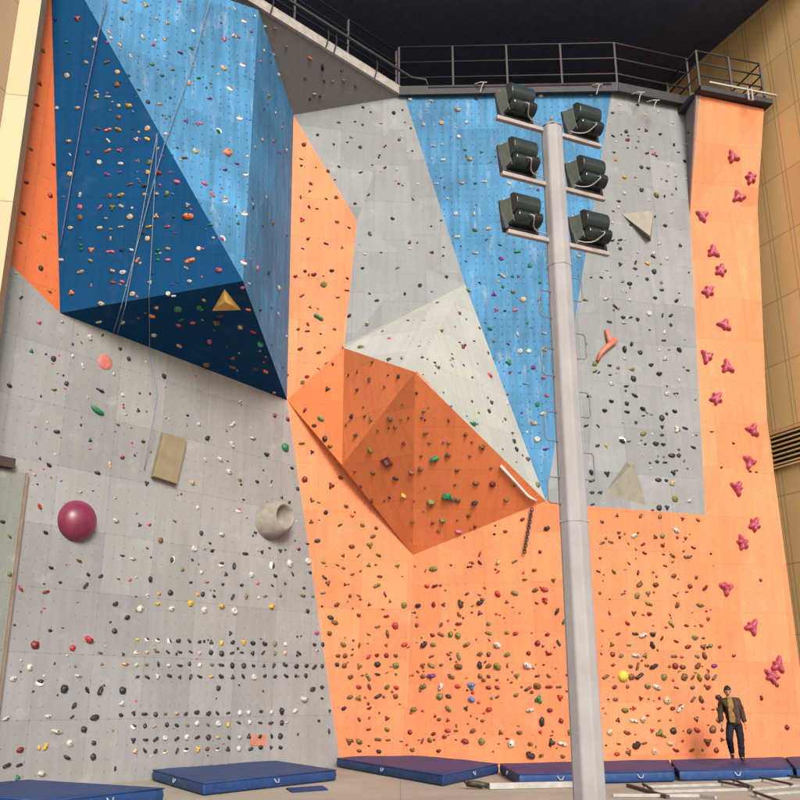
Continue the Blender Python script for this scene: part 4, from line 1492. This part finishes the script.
def crash_mat(corners, h, label, mats, strap_edge=None):
    """mat from its four ground corners, soft edges, sagging top"""
    P4 = [Vector((c[0], c[1], 0)) for c in corners]
    if (P4[1] - P4[0]).cross(P4[2] - P4[1]).z < 0: P4.reverse()
    cen = sum(P4, Vector()) / 4
    root = thing("crash_mat", label, "crash mat", cen, 0, "blue crash mats along the wall's foot")
    bm = bmesh.new()
    N = 14
    top = [[None] * (N + 1) for _ in range(N + 1)]
    for i in range(N + 1):
        for j in range(N + 1):
            u, v = i / N, j / N
            p = (P4[0] * (1 - u) + P4[1] * u) * (1 - v) + (P4[3] * (1 - u) + P4[2] * u) * v - cen
            z = h + .022 * noise.noise(Vector((p.x * .9 + cen.x, p.y * .9, cen.y)))
            e = min(u, 1 - u, v, 1 - v)
            if e == 0: z -= .012
            top[i][j] = bm.verts.new((p.x, p.y, z))
    for i in range(N):
        for j in range(N):
            bm.faces.new((top[i][j], top[i + 1][j], top[i + 1][j + 1], top[i][j + 1]))
    per = [top[i][0] for i in range(N)] + [top[N][j] for j in range(N)] + [top[i][N] for i in range(N, 0, -1)] + [top[0][j] for j in range(N, 0, -1)]
    mid = []
    bot = []
    for k, v in enumerate(per):
        d = Vector((v.co.x, v.co.y, 0)).normalized()
        w = .020 + .004 * math.sin(k * .9)
        mid.append(bm.verts.new((v.co.x + d.x * w, v.co.y + d.y * w, h * .5)))
        bot.append(bm.verts.new((v.co.x + d.x * .004, v.co.y + d.y * .004, .012)))
    n = len(per)
    for k in range(n):
        a, b = k, (k + 1) % n
        for X, Y in ((per, mid), (mid, bot)):
            f = bm.faces.new((X[b], X[a], Y[a], Y[b])); f.material_index = 1
    bm.faces.new(bot[::-1]).material_index = 1
    bmesh.ops.recalc_face_normals(bm, faces=bm.faces[:])
    o = obj("cover", bm, mats, root, True)
    bevel(o, .035, 3, 40)
    for p in o.data.polygons: p.use_smooth = True
    # seam piping round the top edge
    bm = bmesh.new()
    ring = [Vector((v[0], v[1], h - .02)) for v in [tuple((p - cen) * 1.004) for p in P4]]
    ring.append(ring[0])
    for a, b in zip(ring, ring[1:]):
        tube(bm, [a, a.lerp(b, .5), b], .010, 6)
    obj("piping", bm, mats[1], root, True)
    # webbing handles on the two sides nearest to the camera
    edges = sorted(range(4), key=lambda k: (P4[k] + P4[(k + 1) % 4]).length)[:2]
    for k in edges:
        a, b = P4[k] - cen, P4[(k + 1) % 4] - cen
        m_ = a.lerp(b, .5); d = (b - a).normalized(); nn = Vector((d.y, -d.x, 0))
        bm = bmesh.new()
        tube(bm, [m_ + d * -.07 + nn * .03 + Vector((0, 0, h * .72)), m_ + nn * .05 + d * -.03 + Vector((0, 0, h * .45)), m_ + nn * .05 + d * .03 + Vector((0, 0, h * .42)), m_ + d * .07 + nn * .03 + Vector((0, 0, h * .70))], .013, 6)
        obj("handle", bm, M["stitch"], root, True)
    return root


def quad_at(pts, h):
    return [at_z(x, y, h) for x, y in pts]


H = .23
ca, cb = at_z(28, 779, H), at_z(164, 787, H)
dv = (cb - ca); dv.z = 0
pv = Vector((dv.y, -dv.x, 0)).normalized()
if pv.y > 0: pv = -pv
crash_mat([ca, cb, cb + pv * 2.4, ca + pv * 2.4], H, "blue crash mat at the bottom left corner, cut off by the picture's edge", [V_BLUE, V_BLUE])
crash_mat(quad_at([(153, 769), (275, 760), (336, 769), (204, 782)], H), H, "blue crash mat lying alone in front of the grey slab", [V_BLUE, V_BLUE])
q = quad_at([(337, 757.5), (393, 752), (498, 763), (443, 774)], H)
crash_mat(q, H, "dark blue crash mat turned corner on where grey slab and orange wall meet", [V_PURPLE, V_BLUE])


def wall_base(px):
    """point of the wall's foot at a photo column"""
    pts = [V[k] for k in ("C0", "E1", "E2", "E3", "E4", "E5")]
    best = None
    for a, b in zip(pts, pts[1:]):
        d = ray(px, 760); 
        # intersect in plan with the line from the camera
        u = (px - 400) / FOC
        den_ = (b - a)
        # X = u*(Y*cp - 1.6*sp)
        f0 = a.x - u * (a.y * cp - CAM.z * sp); f1 = b.x - u * (b.y * cp - CAM.z * sp)
        if f0 * f1 <= 0 and f0 != f1:
            return a.lerp(b, f0 / (f0 - f1))
    return pts[-1] if px > 600 else pts[0]


def foot_mat(x0, x1, depth, label, mats, skew=0.0, gap=.05):
    a, b = wall_base(x0), wall_base(x1)
    d = (b - a).normalized(); nn = Vector((d.y, -d.x, 0))
    if nn.y > 0: nn = -nn
    a = a + nn * gap; b = b + nn * gap
    return crash_mat([a, b, b + nn * depth + d * skew, a + nn * depth + d * skew], H, label, mats)


crash_mat(quad_at([(500, 763), (598, 760.5), (599, 771.5), (519, 773.5)], H), H, "dark blue crash mat at the wall's foot just left of the mast", [V_PURPLE, V_BLUE])
crash_mat(quad_at([(600, 760.5), (668, 759.3), (674, 770), (604, 771.5)], H), H, "blue crash mat at the wall's foot just right of the mast", [V_PURPLE, V_BLUE])
crash_mat(quad_at([(671, 759.2), (783, 756.5), (792, 767.5), (679, 769.5)], H), H, "dark blue crash mat on which the person walks", [V_PURPLE, V_BLUE])
crash_mat(quad_at([(786, 756.2), (850, 754.5), (866, 765), (796, 767.2)], H), H, "dark blue crash mat at the picture's right edge, at the tall strip's corner", [V_PURPLE, V_BLUE])

# thin mat tile on the paving
bm = bmesh.new()
q = [at_z(x, y, 0) for x, y in ((286, 789.5), (322, 787), (328, 790.5), (292, 793))]
lo = [bm.verts.new((p.x, p.y, .004)) for p in q]; hi = [bm.verts.new((p.x, p.y, .03)) for p in q]
bm.faces.new(lo[::-1]); bm.faces.new(hi)
for i in range(4): bm.faces.new((lo[i], lo[(i + 1) % 4], hi[(i + 1) % 4], hi[i]))
bmesh.ops.recalc_face_normals(bm, faces=bm.faces[:])
tag(obj("mat_tile", bm, V_PURPLE), "thin dark blue mat tile flat on the paving before the crash mats", "mat tile")

# ------------------------------------------------------------------ steel sections lying on the paving
dark_s = plain("rusty_dark_steel", (0.055, 0.05, 0.042), .6, .4, .2, .5, 12)


def g(x, y, z=0.0):
    return at_z(x, y, z)


fr = thing("steel_bar", "long white steel bar with dark hooked end, on the paving left of the mast", "steel bar", g(533, 789))
o0 = Vector(fr.location)
bm = bmesh.new()
bar(bm, g(489, 789.5) + Vector((0, 0, .06)) - o0, g(585, 787.5) + Vector((0, 0, .06)) - o0, .11, .11)
bevel(obj("bar", bm, M["white_steel"], fr), .008)
bm = bmesh.new()
p = g(488, 789.5) + Vector((0, 0, .07)) - o0
d = (g(489, 789.5) - g(585, 787.5)).normalized()
tube(bm, [p, p + d * .12 + Vector((0, 0, .02)), p + d * .28 + Vector((0, 0, .05)), p + d * .38 + Vector((0, .08, .02)), p + d * .30 + Vector((0, .2, .0))], .05, 8)
tube(bm, [p + d * .1 + Vector((0, .1, -.02)), p + d * .3 + Vector((0, .14, 0)), p + d * .44 + Vector((0, .1, .08))], .04, 8)
obj("hook", bm, dark_s, fr, True)


def lying_frame(name, label, ra, rb, rc, rd, ncross, mats=("white_steel", None), over=0.0):
    """welded frame lying on the paving: rails ra-rb and rc-rd, cross bars between them"""
    ra, rb, rc, rd = [g(*p) for p in (ra, rb, rc, rd)]
    c = (ra + rb + rc + rd) / 4
    t = thing(name, label, "steel truss", c)
    zz = Vector((0, 0, .028 + over))
    for a, b in ((ra, rb), (rc, rd)):
        bm = bmesh.new()
        bar(bm, a - c + zz, b - c + zz, .06, .05)
        bevel(obj("rail", bm, M["white_steel"], t), .006)
    for i in range(ncross):
        f = i / (ncross - 1)
        bm = bmesh.new()
        a, b = ra.lerp(rb, f), rc.lerp(rd, f)
        e = (b - a).normalized() * .12
        bar(bm, a - e - c + zz + Vector((0, 0, .0455)), b + e - c + zz + Vector((0, 0, .0455)), .04, .04)
        bevel(obj("cross_bar", bm, dark_s, t), .006)
    return t


lying_frame("steel_truss", "white steel frame with dark cross bars flat on the paving right of the mast", (644, 788.5), (722, 786), (652, 793.5), (748, 791), 2)
lying_frame("steel_truss", "white steel frame lying crosswise below the person at the paving's edge", (734, 784), (790, 779.5), (752, 791), (826, 785), 3, over=.0)
lying_frame("steel_truss", "steel frame partly cut off at the bottom right corner", (756, 797), (830, 791), (780, 806), (850, 799), 2)
bm = bmesh.new()
bar(bm, g(628, 787) + Vector((0, 0, .03)), g(668, 799) + Vector((0, 0, .03)), .07, .06)
tag(obj("steel_angle", bm, dark_s), "dark steel bar slanting across the paving beside the mast's foot", "steel bar")
bm = bmesh.new()
bar(bm, g(590, 797) + Vector((.4, 0, .03)), g(700, 797.5) + Vector((0, 0, .03)), .06, .05)
bar(bm, g(700, 797.5) + Vector((0, 0, .03)), g(716, 799.5) + Vector((0, 0, .03)), .05, .05)

tag(obj("steel_rod", bm, M["white_steel"]), "thin pale steel rod at the very bottom of the picture right of the mast", "steel rod")

# ------------------------------------------------------------------ ropes on the blue overhang
def rope(pxs, off, mat, label, r=.011, sag=0.0):
    P = []
    for i, (x, y) in enumerate(pxs):
        h = hit(x, max(y, 2)) if y >= 0 else None
        P.append(h[0] + h[1] * off[i] if h else at(x, y, off[i]))
    pts = []
    for a, b in zip(P, P[1:]):
        for k in range(8):
            t = k / 8
            pts.append(a.lerp(b, t) + Vector((0, 0, -sag * 4 * t * (1 - t))))
    pts.append(P[-1])
    bm = bmesh.new()
    tube(bm, pts, r, 6)
    tag(obj("climbing_rope", bm, mat, None, True), label, "rope", "ropes hanging on the blue overhang")


rope([(105.5, 1.5), (104.5, 10), (100, 36), (88, 95), (61.5, 247)], [.12, .10, .12, .12, .08], M["rope"], "lilac rope down the navy face close to the deep orange panel")
rope([(209, 1.5), (188, 75), (165, 148), (158, 172), (121, 303), (112, 333)], [.15, .15, .12, .12, .10, .05], M["rope_pale"], "pale doubled rope slanting across the light blue and navy faces, outer strand", .010)
rope([(158, 136), (125, 302), (116, 335)], [.10, .12, .05], M["rope_pale"], "pale doubled rope across the navy face, inner strand", .010)
rope([(158, 140), (153, 240), (150, 296), (147, 348), (144.5, 400), (143, 470)], [.10, .10, .10, .10, .5, .05], M["rope_pale"], "thin pale rope hanging from the ridge past the navy underside onto the grey slab", .009)
# ------------------------------------------------------------------ the person walking on the mat
def skin_mesh(name, chains, mat, sub=2, parent=None):
    """chains: list of lists of (x, y, z, rx, ry?) points; a chain may start at ('ref', chain, index)"""
    verts, edges, rad, idx = [], [], [], {}
    for ci, ch in enumerate(chains):
        prev = None
        for pi_, p in enumerate(ch):
            if p[0] == "ref":
                prev = idx[(p[1], p[2])]
                continue
            verts.append(p[:3]); rad.append(p[3] if len(p) == 4 else p[3:5])
            k = len(verts) - 1
            idx[(ci, pi_)] = k
            if prev is not None:
                edges.append((prev, k))
            prev = k
    me = bpy.data.meshes.new(name)
    me.from_pydata(verts, edges, [])
    o = bpy.data.objects.new(name, me)
    COL.objects.link(o)
    m = o.modifiers.new("skin", "SKIN")
    m.use_smooth_shade = True
    sv = me.skin_vertices[0].data
    for i, r in enumerate(rad):
        sv[i].radius = r if isinstance(r, tuple) else (r, r)
        sv[i].use_root = (i == 0)
    s = o.modifiers.new("sub", "SUBSURF")
    s.levels = sub; s.render_levels = sub
    dg = bpy.context.evaluated_depsgraph_get()
    dg.update()
    me2 = bpy.data.meshes.new_from_object(o.evaluated_get(dg))
    bpy.data.objects.remove(o)
    me2.name = name
    me2.materials.clear(); me2.materials.append(mat)
    for p in me2.polygons: p.use_smooth = True
    o2 = bpy.data.objects.new(name, me2)
    link(o2, parent)
    return o2


skin_m = plain("skin", (0.36, 0.20, 0.13), .55, .4, 0, .08)
hair_m = plain("black_hair", (0.012, 0.011, 0.012), .6, .3)
jacket_m = plain("brown_jacket", (0.040, 0.024, 0.013), .75, .25, 0, .3, 9)
trim_m = plain("maroon_jacket_front", (0.055, 0.028, 0.030), .75, .25, 0, .25, 9)
shirt_m = plain("tan_shirt", (0.21, 0.125, 0.045), .8, .2, 0, .3, 14)
jeans_m = plain("dark_denim", (0.008, 0.010, 0.017), .8, .2, 0, .35, 10)
shoe_m = plain("black_shoes", (0.010, 0.010, 0.011), .5, .4)
eye_m = plain("dark_eye", (0.02, 0.015, 0.012), .3, .5)

# joints in metres, the figure faces the camera (-Y), x to the picture's right
pel = (.015, .0, .88)
hip = {-1: (-.085, .0, .86), 1: (.11, .0, .86)}
knee = {-1: (-.155, -.12, .50), 1: (.11, -.06, .46)}
ank = {-1: (-.065, .22, .19), 1: (.105, -.03, .085)}
toe = {-1: (-.075, .14, .065), 1: (.10, -.21, .03)}
nb = (-.055, -.05, 1.405)
sh = {-1: (-.235, -.02, 1.36), 1: (.145, -.02, 1.355)}
elb = {-1: (-.272, .04, 1.09), 1: (.215, .06, 1.085)}
wri = {-1: (-.285, -.05, .85), 1: (.250, -.05, .84)}
hc = Vector((-.085, -.115, 1.56))

chains = [[(*pel, .085, .07), (.0, -.005, 1.02, .085, .07), (-.03, -.02, 1.20, .14, .10), (nb[0], nb[1] + .02, 1.36, .10, .075), (-.065, -.07, 1.43, .052), (-.08, -.10, 1.50, .05)]]
for s in (-1, 1):
    ci = len(chains)
    chains.append([("ref", 0, 0), (*hip[s], .082), (*knee[s], .052), (*ank[s], .036), (*toe[s], .030)])
    chains.append([("ref", 0, 3), (*sh[s], .052), (*elb[s], .040), (*wri[s], .026), (wri[s][0] + .004 * s, wri[s][1] - .03, wri[s][2] - .07, .034, .016)])
person = skin_mesh("person", chains, skin_m)
tag(person, "person in a brown jacket, tan shirt and dark trousers walking on the mat, head bowed", "person")
# each finger its own skinned chain rooted in the palm, joined into the body mesh
fingers = []
for s in (-1, 1):
    w = Vector(wri[s]); palm = Vector((w.x + .004 * s, w.y - .03, w.z - .07))
    for k, (dy, L) in enumerate(((-.028, .070), (-.010, .080), (.009, .075), (.026, .058))):
        a = palm + Vector((0, dy * .8, -.005))
        fingers.append([(*a, .0095), (*(a + Vector((.002 * s, dy * .15, -L * .45))), .009), (*(a + Vector((-.010 * s, dy * .15 - .006, -L * .75))), .008), (*(a + Vector((-.024 * s, dy * .1 - .012, -L * .97))), .007)])
    a = palm + Vector((-.002 * s, -.030, .03))
    fingers.append([(*a, .012), (*(a + Vector((-.012 * s, -.028, -.025))), .010), (*(a + Vector((-.022 * s, -.036, -.055))), .008)])
# head
bm = bmesh.new()
bm.from_mesh(person.data)
r = bmesh.ops.create_icosphere(bm, subdivisions=4, radius=1.0)
tilt = Matrix.Rotation(math.radians(28), 3, "X")     # bowed
for v in r["verts"]:
    x, y, z = v.co
    px_, py_, pz_ = x * .078, y * .098, z * .118
    if z < 0:
        px_ *= 1 - .22 * z * z; py_ = py_ * (1 - .05 * -z) - .012 * -z
    if y < -.5 and abs(x) < .28:                      # nose
        k = math.exp(-((z + .12) / .24) ** 2) * math.exp(-(x / .14) ** 2)
        py_ -= .026 * k
    if y < -.5:                                       # brow, sockets, mouth
        py_ -= .006 * math.exp(-((z - .22) / .10) ** 2)
        for ex in (-.4, .4):
            py_ += .010 * math.exp(-(((x - ex) / .17) ** 2 + ((z - .05) / .11) ** 2))
        py_ -= .005 * math.exp(-(((z + .50) / .07) ** 2 + (x / .3) ** 2))
        py_ -= .008 * math.exp(-(((z + .86) / .14) ** 2 + (x / .3) ** 2))
    v.co = hc + tilt @ Vector((px_, py_, pz_))
for s in (-1, 1):                                     # ears
    r = bmesh.ops.create_icosphere(bm, subdivisions=2, radius=1.0)
    for v in r["verts"]:
        v.co = hc + tilt @ Vector((s * .080 + v.co.x * .010, .012 + v.co.y * .019, -.005 + v.co.z * .031))
for ch in fingers:
    f = skin_mesh("finger", [ch], skin_m, 1)
    bm.from_mesh(f.data)
    bpy.data.objects.remove(f)
bm.to_mesh(person.data); bm.free()
for p in person.data.polygons: p.use_smooth = True
# eyes and brows
bm = bmesh.new()
for s in (-1, 1):
    r = bmesh.ops.create_icosphere(bm, subdivisions=2, radius=.008)
    for v in r["verts"]: v.co = hc + tilt @ (Vector((s * .031, -.085, .006)) + v.co)
    tube(bm, [hc + tilt @ Vector((s * .014, -.098, .027)), hc + tilt @ Vector((s * .032, -.097, .033)), hc + tilt @ Vector((s * .050, -.083, .028))], .003, 6)
obj("eyes", bm, eye_m, person, True)
bm = bmesh.new()
r = bmesh.ops.create_icosphere(bm, subdivisions=4, radius=1.0)
dele = []
for v in r["verts"]:
    x, y, z = v.co
    hairline = .42 if y < -.35 else (-.05 if y < .15 else -.62)
    k = 1.10 + .04 * noise.noise(v.co * 5)
    if z < hairline: dele.append(v)
    v.co = hc + tilt @ Vector((x * .080 * k, y * .100 * k, z * .120 * k))
bmesh.ops.delete(bm, geom=dele, context="VERTS")
ho = obj("hair", bm, hair_m, person, True)
m = ho.modifiers.new("thickness", "SOLIDIFY"); m.thickness = .012; m.offset = -1
# jacket
jc = [[(.02, .0, .74, .195, .155), (.012, -.003, .90, .195, .150), (-.018, -.010, 1.08, .215, .155), (-.04, -.018, 1.26, .205, .135), (nb[0], nb[1] + .035, 1.375, .115, .085), (-.062, -.055, 1.435, .078, .07)]]
for s in (-1, 1):
    e, w_ = Vector(elb[s]), Vector(wri[s])
    jc.append([("ref", 0, 3), (sh[s][0], sh[s][1], sh[s][2] - .02, .088), (*(Vector(sh[s]).lerp(e, .5)), .082), (*e, .074), (*(e.lerp(w_, .6)), .066), (*(w_ + Vector((0, 0, -.005))), .056)])
jk = skin_mesh("jacket", jc, jacket_m, 3, person)
for v in jk.data.vertices:                           # cloth folds
    c = v.co
    v.co = c + c.normalized() * 0 + v.normal * (.016 * noise.noise(Vector((c.x * 7, c.y * 7, c.z * 13))) + .007 * noise.noise(c * 26))
# trousers
tc = [[(.010, .0, 1.0, .145, .108), (.013, .0, .84, .155, .115)]]
for s in (-1, 1):
    h_, k_, a_ = Vector(hip[s]), Vector(knee[s]), Vector(ank[s])
    tc.append([("ref", 0, 1), (h_.x, h_.y, h_.z - .08, .108), (*(h_.lerp(k_, .6)), .096), (*k_, .085), (*(k_.lerp(a_, .5)), .078), (*(a_.lerp(k_, -.10)), .072)])
tr = skin_mesh("trousers", tc, jeans_m, 3, person)
for v in tr.data.vertices:
    c = v.co
    v.co = c + v.normal * (.012 * noise.noise(Vector((c.x * 8, c.y * 8, c.z * 15))) + .005 * noise.noise(c * 30))
# shirt front between the open jacket edges, and the maroon front edges
def front_strip(name, pts, mat, thick):
    bm = bmesh.new()
    rows = []
    for xa, xb, y, z in pts:
        rows.append([bm.verts.new((xa + (xb - xa) * t / 6, y + .030 * (2 * (t / 6) - 1) ** 2, z)) for t in range(7)])
    for a, b in zip(rows, rows[1:]):
        for t in range(6):
            bm.faces.new((a[t], a[t + 1], b[t + 1], b[t]))
    bmesh.ops.recalc_face_normals(bm, faces=bm.faces[:])
    o = obj(name, bm, mat, person, True)
    m = o.modifiers.new("thickness", "SOLIDIFY"); m.thickness = thick; m.offset = 0
    s_ = o.modifiers.new("sub", "SUBSURF"); s_.levels = 1; s_.render_levels = 1
    return o


front_strip("shirt", [(-.10, -.02, -.150, 1.425), (-.13, .01, -.178, 1.34), (-.135, .025, -.196, 1.22), (-.125, .03, -.200, 1.08), (-.125, .035, -.196, .96), (-.12, .04, -.186, .84)], shirt_m, .02)
front_strip("jacket_front", [(-.02, .04, -.135, 1.42), (.01, .095, -.172, 1.34), (.022, .115, -.192, 1.22), (.03, .125, -.200, 1.08), (.035, .13, -.196, .95), (.045, .13, -.186, .80)], trim_m, .026)
for s in (-1, 1):
    a_, t_ = Vector(ank[s]), Vector(toe[s])
    d = (t_ - a_)
    if s == 1:
        pts = [(a_.x, a_.y + .05, .05, .045, .045), (a_.x, a_.y - .02, .052, .047, .05), (t_.x, -.15, .042, .050, .038), (t_.x, -.235, .032, .040, .028)]
    else:
        pts = [(a_.x - .002, a_.y + .05, a_.z - .02, .043, .043), (a_.x - .004, a_.y - .0, a_.z - .055, .047, .048), (t_.x, t_.y - .0, t_.z + .02, .048, .036), (t_.x - .002, t_.y - .06, t_.z - .022, .038, .026)]
    skin_mesh("shoe", [pts], shoe_m, 2, person)
fp = base_pt(737.5, 23.35, H)
person.location = (fp.x, fp.y, H + .012)
person.rotation_euler.z = math.radians(-8)
# ------------------------------------------------------------------ daylight
SUN_EL = math.radians(26)
sd = Vector((0.19, -0.89, 0))
sd.normalize()
sd = Vector((sd.x * math.cos(SUN_EL), sd.y * math.cos(SUN_EL), math.sin(SUN_EL)))
ld = bpy.data.lights.new("sun", "SUN")
ld.energy = 1.5
ld.angle = math.radians(18)
ld.color = (1.0, 0.965, 0.925)
sun = bpy.data.objects.new("sun", ld)
COL.objects.link(sun)
sun.rotation_euler = sd.to_track_quat("Z", "Y").to_euler()
world = bpy.data.worlds.new("World")
scene.world = world
world.use_nodes = True
nt = world.node_tree
bg = nt.nodes["Background"]
sky = nt.nodes.new("ShaderNodeTexSky")
sky.sky_type = "NISHITA"
sky.sun_disc = False
sky.sun_elevation = SUN_EL
sky.sun_rotation = math.atan2(sd.x, sd.y)
sky.air_density = 1.0
sky.dust_density = 4.0
sky.ozone_density = 1.0
nt.links.new(sky.outputs[0], bg.inputs[0])
bg.inputs[1].default_value = 0.06
vs_ = scene.view_settings
vs_.view_transform = "Standard"
vs_.look = "None"
vs_.gamma = 1.0
vs_.use_curve_mapping = False
vs_.exposure = 1.32
scene.render.engine = "CYCLES"
scene.cycles.max_bounces = 6
scene.cycles.use_denoising = True
bpy.context.view_layer.update()
